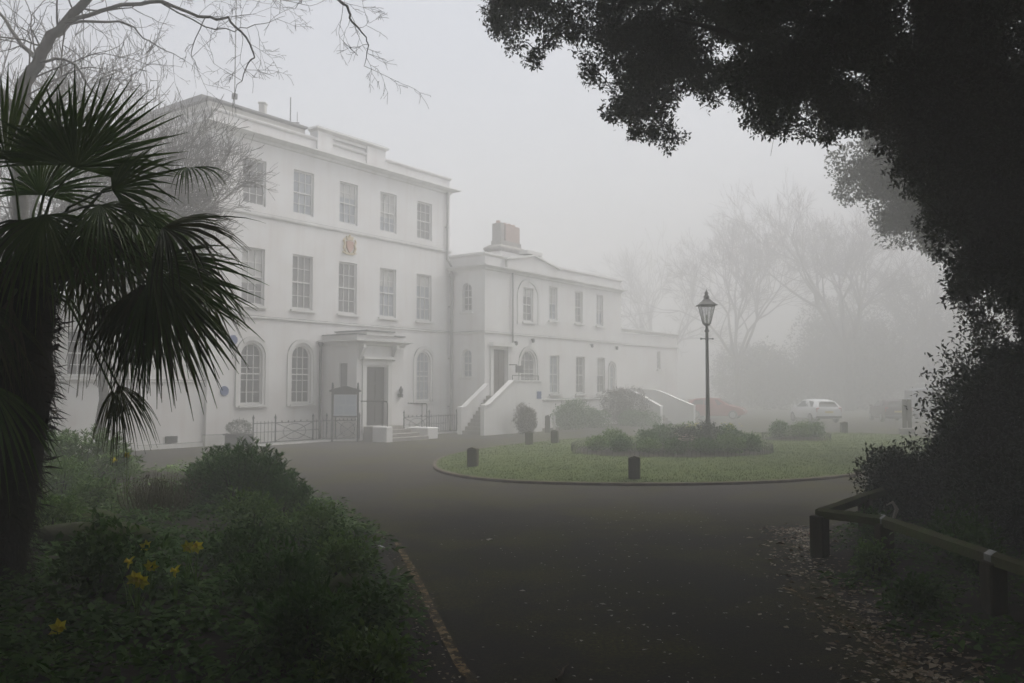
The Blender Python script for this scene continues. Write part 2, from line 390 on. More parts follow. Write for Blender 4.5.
def sprig_leaves(C, out, per, spread, L, W, up=.2):
    """C (n,3) sprig tips, out (n,3) growth direction; per leaves round each"""
    n = len(C)
    Cc = np.repeat(C, per, 0) + rng.normal(size=(n * per, 3)) * spread
    D = norm(np.repeat(out, per, 0) * .6 + unit(n * per) + np.array([0, 0, up]))
    N = norm(unit(n * per) * .8 + np.array([0, 0, 1.0]))
    l = L * rng.uniform(.65, 1.25, n * per)
    return leaf_geo(Cc, D, N, l, l * W / L)
def blob_pts(n, c, r, shell=.55):
    u = unit(n); rad = (shell + (1 - shell) * rng.random(n)) ** .6
    return np.asarray(c) + u * rad[:, None] * np.asarray(r), u
def segs_geo(segs, k=4):
    """segments (p0, p1, r0, r1) -> joined frustums"""
    A = np.array([s[0] for s in segs], float); B = np.array([s[1] for s in segs], float)
    r0 = np.array([s[2] for s in segs])[:, None, None]; r1 = np.array([s[3] for s in segs])[:, None, None]
    T = norm(B - A); ref = np.where(np.abs(T[:, 2:3]) > .9, np.array([[1., 0, 0]]), np.array([[0, 0, 1.]]))
    X = norm(np.cross(T, ref)); Y = np.cross(T, X)
    w = np.arange(k) * 2 * PI / k
    ring = X[:, None] * np.cos(w)[None, :, None] + Y[:, None] * np.sin(w)[None, :, None]
    V = np.concatenate([A[:, None] + ring * r0, B[:, None] + ring * r1], 1).reshape(-1, 3)
    q = np.array([[j, (j + 1) % k, k + (j + 1) % k, k + j] for j in range(k)])
    Q = (np.arange(len(segs))[:, None, None] * 2 * k + q[None]).reshape(-1, 4)
    return V, Q
def grow(p, d, r, L, depth, maxd, out, rnd, spread=.6, grav=0.0, up=.08, kids=(2, 3), nseg=3, shrink=.72, minr=.004, tips=None):
    p = np.array(p, float); d = np.array(d, float); d /= np.linalg.norm(d)
    r_end = r * (.62 if depth < maxd else .35)
    for i in range(nseg):
        d2 = d + rnd.normal(size=3) * .13 + np.array([0, 0, up - grav * depth]) * (.5 if depth else .2)
        d2 /= np.linalg.norm(d2)
        q = p + d2 * L / nseg
        ra = r + (r_end - r) * i / nseg; rb = r + (r_end - r) * (i + 1) / nseg
        out.append((p, q, max(ra, minr), max(rb, minr), depth))
        if depth < maxd and i >= 1 and rnd.random() < .55:
            s = rnd.normal(size=3); s -= d2 * s.dot(d2); s /= np.linalg.norm(s)
            grow(q, d2 * .75 + s * spread * 1.2, rb * .6, L * shrink * rnd.uniform(.6, .95), depth + 1, maxd, out, rnd, spread, grav, up, kids, nseg, shrink, minr, tips)
        p, d = q, d2
    if depth < maxd:
        for _ in range(rnd.integers(kids[0], kids[1] + 1)):
            s = rnd.normal(size=3); s -= d * s.dot(d); s /= np.linalg.norm(s)
            grow(p, d + s * spread * rnd.uniform(.5, 1.1), r_end * .85, L * shrink * rnd.uniform(.8, 1.15), depth + 1, maxd, out, rnd, spread, grav, up, kids, nseg, shrink, minr, tips)
    elif tips is not None: tips.append(p)
def reseed(key):
    global rng
    k = sum((i + 1) * ord(c) for i, c in enumerate(key)); rng = np.random.default_rng(k); random.seed(k)
#@@PARTS@@

# ------------------------------------------------------------------ world, camera, air
def world():
    w = bpy.data.worlds.new('World'); S.world = w; w.use_nodes = True
    nt = w.node_tree; nt.nodes.clear()
    out = nt.nodes.new('ShaderNodeOutputWorld'); bg = nt.nodes.new('ShaderNodeBackground')
    sky = nt.nodes.new('ShaderNodeTexSky'); sky.sky_type = 'NISHITA'; sky.sun_disc = False
    sky.sun_elevation = math.radians(SUN_EL); sky.sun_rotation = math.radians(SUN_AZ)
    sky.air_density = 1.0; sky.dust_density = 6.0; sky.ozone_density = 1.0
    hs = nt.nodes.new('ShaderNodeHueSaturation'); hs.inputs['Saturation'].default_value = .42
    nt.links.new(sky.outputs[0], hs.inputs['Color']); nt.links.new(hs.outputs[0], bg.inputs['Color'])
    bg.inputs['Strength'].default_value = .15
    nt.links.new(bg.outputs[0], out.inputs['Surface'])
SUN_EL, SUN_AZ = 62.0, 62.0
world()
sl = bpy.data.lights.new('sun', 'SUN'); sl.energy = .65; sl.angle = math.radians(60); sl.color = (1, .97, .93)
so = bpy.data.objects.new('sun', sl); COL.objects.link(so)
_e, _a = math.radians(SUN_EL), math.radians(SUN_AZ)
so.rotation_euler = Vector((math.sin(_a) * math.cos(_e), math.cos(_a) * math.cos(_e), math.sin(_e))).to_track_quat('Z', 'Y').to_euler()
so.location = (0, 0, 40)
cam = bpy.data.cameras.new('camera'); co = bpy.data.objects.new('camera', cam); COL.objects.link(co)
cam.sensor_width = 36; cam.lens = FPX / 1024 * 36; cam.clip_start = .05; cam.clip_end = 1000
co.location = (0, 0, EYE); co.rotation_euler = (PI / 2 + PITCH, 0, 0)
S.camera = co
S.view_settings.view_transform = 'Standard'; S.view_settings.look = 'None'; S.view_settings.gamma = 1
S.view_settings.exposure = 1.0
cy = S.cycles
cy.use_denoising = True; cy.denoiser = 'OPENIMAGEDENOISE'; cy.denoising_input_passes = 'RGB_ALBEDO_NORMAL'
cy.max_bounces = 8; cy.diffuse_bounces = 3; cy.glossy_bounces = 2; cy.transmission_bounces = 3; cy.volume_bounces = 3; cy.transparent_max_bounces = 8
cy.use_adaptive_sampling = True; cy.adaptive_threshold = .012; cy.sample_clamp_indirect = 6

HAZE_TOP = 23.0
hz = MB().box(-150, 170, -60, 210, -1.5, HAZE_TOP).build('haze', None)
setting(hz, 'stuff')
m, nt, nd, lk = new_mat('fog_air')
out = nd.new('ShaderNodeOutputMaterial'); pv = nd.new('ShaderNodeVolumePrincipled')
pv.inputs['Color'].default_value = (.955, .955, .95, 1); pv.inputs['Density'].default_value = .024; pv.inputs['Anisotropy'].default_value = .0
lk.new(pv.outputs[0], out.inputs['Volume']); hz.data.materials.append(m)

# ------------------------------------------------------------------ ground
def poly_grid(poly, step):
    pass
def catmull(pts, per=6):
    n = len(pts); o = []
    for i in range(n):
        p0, p1, p2, p3 = [np.array(pts[(i + k - 1) % n], float) for k in range(4)]
        for j in range(per):
            t = j / per
            o.append(tuple(.5 * ((2 * p1) + (-p0 + p2) * t + (2 * p0 - 5 * p1 + 4 * p2 - p3) * t * t + (-p0 + 3 * p1 - 3 * p2 + p3) * t ** 3)))
    return o
gv = [(-148, -58, -.012), (168, -58, -.012), (168, 208, -.012), (-148, 208, -.012)]
g = link_mesh('ground', gv, [(0, 1, 2, 3)], surf('rough_grass_ground', [(.03, .035, .016), (.05, .055, .025), (.06, .05, .03)], .6, .95)); setting(g)
dv = [(-40, -20), (45, -20), (52, 30), (60, 54), (40, 62), (8, 62), (-4, 50), (-40, 20)]
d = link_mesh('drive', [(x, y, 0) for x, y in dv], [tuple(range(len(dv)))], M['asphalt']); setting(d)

ISL = catmull([(-2.12, 24.4), (-1.72, 22.2), (-.76, 20.6), (.64, 19.75), (2.86, 19.4), (5.2, 19.7), (7.4, 20.7), (9.5, 22.6), (12.5, 26.5), (15.5, 31), (17.5, 36), (17, 39.5), (14, 40.6), (8.8, 40.2), (4.5, 37.5), (1.3, 34.2), (-1.0, 30.2), (-2.0, 27)], 6)
isl_c = np.array((6.5, 29.5))
def inside(poly, x, y):
    c = False; j = len(poly) - 1
    for i in range(len(poly)):
        xi, yi = poly[i][:2]; xj, yj = poly[j][:2]
        if (yi > y) != (yj > y) and x < (xj - xi) * (y - yi) / (yj - yi) + xi: c = not c
        j = i
    return c
def mound(name, poly, cen, prof, mat, jig=.03, seed=1):
    """rings from the edge to the middle, z from prof(t)"""
    r = np.random.default_rng(seed); ts = [0, .02, .05, .1, .18, .3, .45, .62, .8]
    V = []; n = len(poly); F = []
    for k, t in enumerate(ts):
        for x, y in poly:
            q = np.array((x, y)) * (1 - t) + np.array(cen) * t
            V.append((q[0], q[1], prof(t) + (r.normal() * jig if k > 0 else 0)))
    for k in range(len(ts) - 1):
        for i in range(n): F.append((k * n + i, k * n + (i + 1) % n, (k + 1) * n + (i + 1) % n, (k + 1) * n + i))
    V.append((cen[0], cen[1], prof(1))); b = (len(ts) - 1) * n
    for i in range(n): F.append((b + i, b + (i + 1) % n, len(V) - 1))
    o = link_mesh(name, V, F, mat, smooth=True)
    return o, BVHTree.FromPolygons([Vector(v) for v in V], F)
def drop(bvh, x, y):
    h = bvh.ray_cast(Vector((x, y, 20)), Vector((0, 0, -1)))
    return h[0].z if h[0] else 0.0
lawn, lawn_b = mound('lawn', ISL, isl_c, lambda t: .06 + .05 * min(1, t * 5), surf('lawn_turf', [(.045, .072, .012), (.082, .118, .020), (.115, .138, .032)], 1.1, .95, .5, 18), .008, 2); setting(lawn)
kb = MB(); cw = ISL[::-1]
# path is travelled counter clockwise: right-hand side is outside
kb.sweep(ISL, [(.11, -.01), (.11, .055), (.085, .07), (.012, .07), (.002, .06), (.002, -.01)], closed=True)
setting(kb.build('kerb', M['kerb']))

LEFTBED = catmull([(-.55, 4.2), (-.68, 6.5), (-.95, 8.3), (-1.4, 10.5), (-2.3, 13.4), (-3.5, 16.2), (-4.9, 19.3), (-6.6, 21.6), (-9, 22.4), (-13, 22.6), (-18, 21.5), (-21, 16), (-21, 5), (-13, -2), (-4, -2.5), (-1, 1)], 6)
RIGHTBED = catmull([(3.05, 3.8), (3.19, 6.5), (3.25, 7.4), (3.38, 8.6), (3.75, 11.1), (4.35, 12.7), (5.7, 14.6), (8, 17), (12, 19), (21, 19), (24, 10), (22, -1), (11, -4), (4.2, 0)], 6)
lb, lb_b = mound('planting_soil', LEFTBED, (-10, 10), lambda t: .01 + .34 * (1 - (1 - min(1, t * 3.0)) ** 2), M['soil'], .03, 3); setting(lb)
rb, rb_b = mound('woodland_soil', RIGHTBED, (13, 8), lambda t: .006 + .25 * (1 - (1 - min(1, t * 2.2)) ** 2), M['soil'], .02, 4); setting(rb)

# worn yellow edge lines
def strip_line(name, pts, w, mat, label):
    V = []; F = []
    P_ = [Vector(p) for p in pts]
    for i, p in enumerate(P_):
        t = (P_[min(i + 1, len(P_) - 1)] - P_[max(i - 1, 0)]).normalized(); s = Vector((-t.y, t.x))
        V += [(p.x + s.x * w / 2, p.y + s.y * w / 2, .004), (p.x - s.x * w / 2, p.y - s.y * w / 2, .004)]
    for i in range(len(P_) - 1): F.append((2 * i, 2 * i + 1, 2 * i + 3, 2 * i + 2))
    o = link_mesh(name, V, F, mat); setting(o); return o
strip_line('road_marking', [(-1.62, 12.3), (-1.3, 10.9), (-1.0, 9.6), (-.72, 8.3), (-.40, 6.9), (-.2, 6.2)], .085, M['ywear'], '')
strip_line('road_marking', [(3.0, 9.6), (3.1, 8.62), (3.13, 7.6), (3.1, 6.9), (3.05, 6.0)], .08, M['ywear'], '')

# grass blades over the island, shorter than the turf step is wide
def blades():
    n = 80000
    px_ = rng.uniform(-2.2, 17.6, n * 2); py_ = 19.3 + 21.4 * rng.random(n * 2) ** 1.35
    keep = np.array([inside(ISL, a, b) for a, b in zip(px_, py_)])
    x = px_[keep][:n]; y = py_[keep][:n]
    z = np.array([drop(lawn_b, a, b) for a, b in zip(x, y)]) - .01
    d = np.hypot(x - isl_c[0], y - isl_c[1])
    C = np.stack([x, y, z], 1); m_ = len(C)
    D = norm(np.stack([rng.normal(size=m_) * .5, rng.normal(size=m_) * .5, np.ones(m_)], 1)); Sd = unit(m_); Sd[:, 2] = 0; Sd = norm(Sd)
    L = rng.uniform(.03, .07, m_)[:, None]; W = .007
    V = np.stack([C - Sd * W, C + Sd * W, C + D * L], 1).reshape(-1, 3)
    Q = np.arange(m_ * 3).reshape(-1, 3)
    setting(link_np('grass', V, Q, M['grass']), 'stuff')
blades()

# ------------------------------------------------------------------ the white house
TH = math.radians(36.1)
U = Vector((math.sin(TH), math.cos(TH), 0)); NN = Vector((math.cos(TH), -math.sin(TH), 0))
P0 = Vector((-3.154, 43.237, 0)); RZ = PI / 2 - TH; RET = 2.26
W0 = P0 + NN * RET
def wall_face(mb, x0, x1, z0, z1, ops, y=0.0, depth=.2):
    xs = sorted({x0, x1} | {o['x'] - o['w'] / 2 for o in ops} | {o['x'] + o['w'] / 2 for o in ops})
    zs = sorted({z0, z1} | {o['z0'] for o in ops} | {o['z1'] for o in ops})
    for a, b in zip(xs, xs[1:]):
        for c, d in zip(zs, zs[1:]):
            mx, mz = (a + b) / 2, (c + d) / 2
            if any(abs(mx - o['x']) < o['w'] / 2 and o['z0'] < mz < o['z1'] for o in ops): continue
            mb.add([(a, y, c), (b, y, c), (b, y, d), (a, y, d)], [(0, 1, 2, 3)])
    for o in ops:
        out = outline(o)
        n = len(out)
        V = [(x, y, z) for x, z in out] + [(x, y + depth, z) for x, z in out]
        mb.add(V, [(i, (i + 1) % n, (i + 1) % n + n, i + n) for i in range(n)])
        if o.get('arch'):
            r = o['w'] / 2; sp = o['z1'] - r; k = 8
            for sgn in (-1, 1):
                arc = [(o['x'] + sgn * r * math.cos(PI / 2 * i / k), y, sp + r * math.sin(PI / 2 * i / k)) for i in range(k + 1)]
                cr = (o['x'] + sgn * r, y, o['z1'])
                mb.add([cr] + arc, [(0, i, i + 1) for i in range(1, k + 1)])
def outline(o, g=0.0):
    x, w, z0, z1 = o['x'], o['w'] / 2 - g, o['z0'] + g, o['z1'] - g
    if not o.get('arch'): return [(x - w, z0), (x + w, z0), (x + w, z1), (x - w, z1)]
    r = w; sp = z1 - r; k = 16
    return [(x - w, z0), (x + w, z0)] + [(x + r * math.cos(PI * i / k), sp + r * math.sin(PI * i / k)) for i in range(k + 1)]
wrnd = random.Random(3)
def window(parent, o, y, nx=2, nz=4, glass='glass', sill=True, mould=None, bar=.026, depth=.2, label=None, fanlight=False):
    """sash window: frame and glazing bars are the part, glass, sill and moulding its pieces"""
    f = MB(); yy = y + depth - .10; g = .004; x, w = o['x'], o['w'] / 2 - g; z0, z1 = o['z0'] + g, o['z1'] - g
    fr = .055; r = w
    top = z1 - (r if o.get('arch') else 0)
    f.box(x - w, x - w + fr, yy, yy + .07, z0, top); f.box(x + w - fr, x + w, yy, yy + .07, z0, top)
    f.box(x - w + fr + .001, x + w - fr - .001, yy, yy + .07, z0, z0 + .075)
    if o.get('arch'):
        k = 14
        for i in range(k):
            a0, a1 = PI * i / k, PI * (i + 1) / k
            V = []
            for yv in (yy, yy + .07):
                for rr, a in ((r, a0), (r, a1), (r - fr, a1), (r - fr, a0)): V.append((x + rr * math.cos(a), yv, top + rr * math.sin(a)))
            f.add(V, [(0, 1, 2, 3), (7, 6, 5, 4), (3, 2, 6, 7), (1, 0, 4, 5)])
    else:
        f.box(x - w + fr + .001, x + w - fr - .001, yy, yy + .07, z1 - .06, z1)
    iw = w - fr
    mid = z0 + (z1 - z0) * .5
    if nz:
        f.box(x - iw + .001, x + iw - .001, yy - .015, yy + .05, mid - .025, mid + .025)
        for i in range(1, nz):
            zz = z0 + (z1 - z0) * i / nz
            if abs(zz - mid) < .08: continue
            hw = iw
            if o.get('arch') and zz > top: hw = math.sqrt(max(.01, (r - fr) ** 2 - (zz - top) ** 2))
            f.box(x - hw + .001, x + hw - .001, yy + .012, yy + .045, zz - bar / 2, zz + bar / 2)
        for i in range(1, nx + 1):
            xx = x - iw + 2 * iw * i / (nx + 1)
            zt = z1 - .06
            if o.get('arch'): zt = top + math.sqrt(max(.005, (r - fr) ** 2 - (xx - x) ** 2))
            f.box(xx - bar / 2, xx + bar / 2, yy + .008, yy + .049, z0 + .076, zt - .001)
    wn = f.build('window', M['white_paint'], parent)
    if label: wn['label'] = label
    if glass != 'glass': glass = wrnd.choice(['glass_grey', 'glass_curtain', glass])
    out = outline(o, .01)
    link_mesh('pane', [(a, yy + .056, b) for a, b in out], [tuple(range(len(out)))], M[glass], wn)
    if nz and not o.get('arch') and wrnd.random() < .55:
        dz = (z1 - z0) * wrnd.choice([.25, .36, .5, .5, .62]); q = MB(); q.box(x - iw + .003, x + iw - .003, yy + .0505, yy + .0545, z1 - dz, z1 - .01); q.build('blind', M['blind'], wn)
    if sill:
        s = MB(); s.prism_x([(y - .11, z0 - .12), (y - .11, z0 - .035), (y + depth - .09, z0 - .006), (y + depth - .09, z0 - .12)], x - w - .12, x + w + .12)
        s.build('sill', M['trim'], wn)
    if mould:
        s = MB(); mw, pr = mould; R0, R1 = o['w'] / 2 + .10, o['w'] / 2 + .10 + mw; k = 18
        sp = o['z1'] - o['w'] / 2
        ang = [PI * i / k for i in range(k + 1)]
        path = [(R, a) for a in ang for R in (1,)]
        V = []; F = []
        pts_in = [(x + R0, o['z0'] - .1)] + [(x + R0 * math.cos(a), sp + R0 * math.sin(a)) for a in ang] + [(x - R0, o['z0'] - .1)]
        pts_out = [(x + R1, o['z0'] - .1)] + [(x + R1 * math.cos(a), sp + R1 * math.sin(a)) for a in ang] + [(x - R1, o['z0'] - .1)]
        for (a, b), (c, d) in zip(pts_in, pts_out): V += [(a, y + .01, b), (a, y - pr, b), (c, y - pr * 1.3, d), (c, y + .01, d)]
        n = len(pts_in)
        for i in range(n - 1):
            for q in range(3): F.append((i * 4 + q, i * 4 + q + 1, (i + 1) * 4 + q + 1, (i + 1) * 4 + q))
        s.add(V, F); s.build('arch_moulding', M['trim'], wn)
    return wn
def cornice_prof(z, out, h): return [(0, z - h * 1.6), (.06, z - h * 1.5), (.08, z - h * .9), (out * .55, z - h * .7), (out * .8, z - h * .45), (out, z - h * .4), (out, z - .02), (out - .05, z), (0, z + .03)]
def string_prof(z, out, h): return [(0, z - h), (out * .6, z - h), (out, z - h * .6), (out, z - .01), (out * .3, z + .025), (0, z + .03)]

# ---- three storey block
A = thing('white_house', 'tall three storey white stucco block with porch, behind the iron railings', 'house', P0, RZ)
bays = [-11.9, -9.43, -6.9, -4.4, -1.9]
ops = []
for b in bays:
    ops.append(dict(x=b, w=1.08, z0=9.38, z1=11.22, k='3'))
    ops.append(dict(x=b, w=1.08, z0=5.42, z1=7.68, k='2'))
for b in (bays[0], bays[1], bays[4]):
    ops.append(dict(x=b, w=1.02, z0=1.52, z1=3.92, arch=True, k='1'))
w = MB(); wall_face(w, -13.9, 0, 0, 12.1, ops)
w.add([(-13.9, 0, 0), (-13.9, 11, 0), (-13.9, 11, 12.1), (-13.9, 0, 12.1)], [(0, 1, 2, 3)])
w.add([(0, 0, 0), (0, 11, 0), (0, 11, 12.1), (0, 0, 12.1)], [(3, 2, 1, 0)])
w.add([(-13.9, 11, 0), (0, 11, 0), (0, 11, 12.1), (-13.9, 11, 12.1)], [(0, 1, 2, 3)])
w.build('wall', M['stucco'], A)
MB().box(-13.6, -.3, .35, 10.7, 12.25, 12.42).build('roof', M['lead'], A)
PA = [(-13.9, 11), (-13.9, 0), (0, 0), (0, 11)]
MB().sweep(PA, cornice_prof(12.2, .42, .17)).build('cornice', M['trim'], A)
MB().sweep(PA, [(-.34, 12.0), (-.02, 12.0), (-.02, 12.66), (.05, 12.69), (.08, 12.74), (.08, 12.79), (-.02, 12.83), (-.34, 12.83)]).build('parapet', M['stucco'], A)
MB().sweep(PA, string_prof(9.10, .085, .15)).build('string_course', M['trim'], A)
MB().sweep(PA, string_prof(4.98, .07, .10)).build('string_course', M['trim'], A)
MB().sweep([(-13.9, 11), (-13.9, -.002), (-8.45, -.002)], [(0, -.02), (.07, -.02), (.07, .40), (.03, .44), (0, .44)]).build('plinth', M['trim'], A)
MB().sweep([(-5.0, -.002), (-.2, -.002)], [(0, -.02), (.07, -.02), (.07, .40), (.03, .44), (0, .44)]).build('plinth', M['trim'], A)
blk = MB()   # raised parapet block with a sunk panel, flanked by piers
blk.box(-8.8, -7.95, -.10, .4, 12.22, 13.12); blk.box(-5.9, -4.74, -.10, .4, 12.22, 13.12)
blk.box(-7.95, -5.9, -.04, .4, 12.22, 12.42); blk.box(-7.95, -5.9, -.04, .4, 12.96, 13.12); blk.box(-7.948, -5.902, .05, .398, 12.421, 12.959)
rp = blk.build('parapet_block', M['stucco'], A)
MB().sweep([(-8.82, .4), (-8.82, -.11), (-4.72, -.11), (-4.72, .4)], [(-.3, 13.1), (0, 13.1), (.04, 13.13), (.12, 13.18), (.12, 13.24), (.02, 13.31), (-.3, 13.31)]).build('coping', M['trim'], rp)
at_ = MB(); at_.box(-13.65, -8.95, .55, 6, 12.43, 13.22); atk = at_.build('attic', M['attic'], A)
MB().sweep([(-13.65, 6), (-13.65, .55), (-8.95, .55), (-8.95, 6)], [(-.3, 13.2), (0, 13.2), (.1, 13.26), (.1, 13.34), (-.3, 13.42)]).build('coping', M['lead'], atk)
MB().box(-13.55, -9.0, 1.2, 5.5, 13.40, 13.62).build('roof', M['lead'], atk)
for o in ops:
    if o['k'] == '1':
        lab = {0: 'round arched window left of the railed corner', 1: 'round arched dark window left of porch', 4: 'round arched window with pale blind right of porch'}[bays.index(o['x'])]
        window(A, o, 0, 2, 5, 'glass' if o['x'] < -5 else 'glass_curtain', True, (.16, .055), label=lab)
    elif o['k'] == '3': window(A, o, 0, 2, 4, 'glass_curtain', False)
    else: window(A, o, 0, 2, 4, 'glass_grey' if bays.index(o['x']) < 3 else 'glass_curtain', True)
pp = MB(); pp.tube([(-.32, -.12, 12.0), (-.32, -.10, 8.6), (-.02, -.14, 8.25), (-.02, -.14, 0)], .06, 8)
for z in (1.2, 3.6, 6.2, 10.2): pp.box(-.12 if z < 8 else -.42, .08 if z < 8 else -.22, -.16, -.001, z, z + .06)
pp.build('drainpipe', M['pipe'], A)
p2_ = MB(); p2_.tube([(-8.52, -.12, 4.0), (-8.52, -.12, 0)], .055, 8); p2_.lathe([(.05, 0), (.13, .12), (.13, .22)], 8, (-8.52, -.13, 3.9)); p2_.build('drainpipe', M['iron'], A)
# coat of arms: shield, crown, side supporters, scroll
cr = MB(); cx, cz = -6.86, 8.42
cr.prism_y([(cx - .19, cz + .2), (cx + .19, cz + .2), (cx + .18, cz - .06), (cx + .1, cz - .22), (cx, cz - .3), (cx - .1, cz - .22), (cx - .18, cz - .06)], -.09, .01)
crest = cr.build('coat_of_arms', M['crestred'], A); crest['label'] = 'painted coat of arms in red and gold'
sp = MB()
for sg in (-1, 1):
    pts = [(cx + sg * .24, -.05, cz - .30), (cx + sg * .34, -.05, cz - .12), (cx + sg * .28, -.05, cz + .06), (cx + sg * .36, -.05, cz + .2), (cx + sg * .30, -.05, cz + .3)]
    sp.tube(pts, [.05, .07, .06, .055, .03], 6)
sp.prism_y([(cx - .4, cz - .33), (cx - .2, cz - .39), (cx + .2, cz - .39), (cx + .4, cz - .33), (cx + .38, cz - .27), (cx, cz - .31), (cx - .38, cz - .27)], -.07, .01)
sp.build('supporters', M['gold'], crest)
cw_ = MB(); cw_.prism_y([(cx - .16, cz + .24), (cx + .16, cz + .24), (cx + .2, cz + .42), (cx + .09, cz + .34), (cx, cz + .5), (cx - .09, cz + .34), (cx - .2, cz + .42)], -.08, .01); cw_.build('crown', M['gold'], crest)
vg = MB(); vg.box(-15.46, -15.02, .06, .148, .20, .44)
# ---- porch
px0, px1, pd = -8.31, -5.55, 2.08
pops_s = [dict(x=0, w=.5, z0=2.2, z1=3.2)]
pm = MB()
dop = dict(x=-7.17, w=1.22, z0=.59, z1=3.05)
wall_face(pm, px0, px1, .0, 4.0, [dop], y=-pd, depth=.24)
swin = dict(x=-1.27, w=.5, z0=2.2, z1=3.2)
sm = MB(); wall_face(sm, -pd, -.01, 0, 4.0, [swin], y=0, depth=.15)
pm.add([(px0 + y, x, z) for x, y, z in sm.V], sm.F)
pm.add([(px1, -pd, 0), (px1, -.01, 0), (px1, -.01, 4), (px1, -pd, 4)], [(0, 1, 2, 3)])
porch = pm.build('porch', M['stucco'], A)
swb = MB(); swb.box(px0 + .09, px0 + .10, -1.51, -1.03, 2.21, 3.19); swb.build('side_window', M['glass_grey'], porch)
PP = [(px0, -.004), (px0, -pd), (px1, -pd), (px1, -.004)]
MB().sweep(PP, cornice_prof(4.16, .34, .15)).build('cornice', M['trim'], porch)
tp = MB(); tp.box(px0 - .02, px1 + .02, -pd - .02, -.005, 4.10, 4.36); tp.box(-7.85, -6.25, -pd - .10, -.3, 4.361, 4.52)
tp.box(px0 - .06, px1 + .06, -pd - .06, -.006, 4.363, 4.41) if False else None
tp.build('parapet', M['stucco'], porch)
cp = MB(); cp.box(px0 - .07, -7.87, -pd - .07, -.02, 4.362, 4.41); cp.box(-6.23, px1 + .07, -pd - .07, -.02, 4.362, 4.41); cp.box(-7.89, -6.21, -pd - .15, -.25, 4.522, 4.575); cp.build('coping', M['lead'], porch)
dr = MB(); x, w_, z0, z1 = -7.17, .61, .60, 3.04; yd = -pd + .16
dr.box(x - w_ + .004, x + w_ - .004, yd, yd + .06, z0, z1)
for a, b in ((-.5, -.06), (.06, .5)):
    for c, d_ in ((.12, .8), (.95, 1.7), (1.82, 2.32)):
        dr.box(x + a, x + b, yd - .025, yd - .001, z0 + c, z0 + d_)
door = dr.build('door', M['door'], porch)
kn = MB(); kn.lathe([(.02, 0), (.045, .03), (.045, .06), (.02, .08)], 10); o_ = kn.build('handle', M['bolt_plate'], door); o_.rotation_euler = (PI / 2, 0, 0); o_.location = (x + .42, yd - .02, 1.65)
ds = MB()
ds.box(x - w_ - .24, x - w_ - .02, -pd - .07, -pd + .0, .3, 3.12); ds.box(x + w_ + .02, x + w_ + .24, -pd - .07, -pd, .3, 3.12)
ds.box(x - w_ - .24, x + w_ + .24, -pd - .075, -pd, 3.122, 3.36); ds.box(x - w_ - .32, x + w_ + .32, -pd - .22, -pd, 3.362, 3.47)
ds.build('door_surround', M['trim'], porch)
for xx in (x + w_ + .28, x - w_ - .44):
    bk = MB(); bk.prism_x([(-pd, 3.95), (-pd - .3, 3.95), (-pd - .3, 3.82), (-pd - .18, 3.6), (-pd - .10, 3.36), (-pd, 3.3)], xx, xx + .16); bk.build('bracket', M['trim'], porch)
pl = MB(); pl.box(-5.90, -5.72, -pd - .16, -pd, 1.75, 1.9); pl.lathe([(.03, 0), (.075, .05), (.09, .2), (.04, .28), (.02, .34)], 8, (-5.81, -pd - .12, 1.9)); ll = pl.build('wall_lamp', M['iron'], porch)
# steps, a thing of their own with end blocks and handrails
stp = thing('entrance_steps', 'stone steps with white end blocks and handrails below the porch door', 'steps', P0, RZ)
for i in range(4):
    MB().cbox(-7.95 + .0 * i, -6.2 + .16 * (3 - i), -pd - .3 - .34 * (4 - i) + .0, -pd - .002 if i == 3 else -pd - .3 - .34 * (3 - i) - .002, .0, .145 * (i + 1), .015).build('tread', M['stone'], stp)
b1 = MB(); b1.cbox(-8.35, -7.97, -pd - 1.75, -pd - .95, 0, .62, .03); b1.build('end_block', M['limewash'], stp)
b1 = MB(); b1.cbox(-5.66, -5.0, -pd - 1.55, -pd - .3, 0, .48, .03); b1.build('end_block', M['limewash'], stp)
for xx, ya, yb, zt in ((-8.15, -pd - 1.6, -pd - .1, 1.62), (-5.45, -pd - 1.3, -pd - .2, 1.5)):
    h_ = MB(); h_.tube([(xx, ya, .6 if xx < -7 else .46), (xx, ya, zt - .1), (xx, ya + .05, zt), (xx, yb, zt), ], .022, 6); h_.tube([(xx, ya + .28, .6 if xx < -7 else .46), (xx, ya + .28, zt)], .018, 6); h_.build('handrail', M['iron'], stp)

# ---- low wing on the left
L = thing('side_wing', 'low white wing at the left end of the house, half hidden by the palm', 'house wing', P0, RZ)
lo = [dict(x=-18.45, w=1.1, z0=2.55, z1=4.08), dict(x=-22.0, w=1.1, z0=2.55, z1=4.08)]
w = MB(); wall_face(w, -27, -13.902, 0, 4.9, lo, y=.15)
w.add([(-27, .15, 0), (-27, 9, 0), (-27, 9, 4.9), (-27, .15, 4.9)], [(0, 1, 2, 3)]); w.build('wall', M['stucco'], L)
MB().box(-26.9, -13.95, .3, 8.9, 4.75, 4.9).build('roof', M['lead'], L)
PL = [(-27, 9), (-27, .15), (-13.905, .15)]
MB().sweep(PL, cornice_prof(5.1, .2, .12)).build('cornice', M['trim'], L)
MB().sweep(PL, string_prof(2.44, .06, .10)).build('string_course', M['trim'], L)
MB().sweep(PL, [(0, -.02), (.08, -.02), (.08, .16), (0, .18)]).build('plinth', M['trim'], L)
for o in lo: window(L, o, .15, 2, 4, 'glass', True)
ve = vg.build('vent', M['iron'], L)

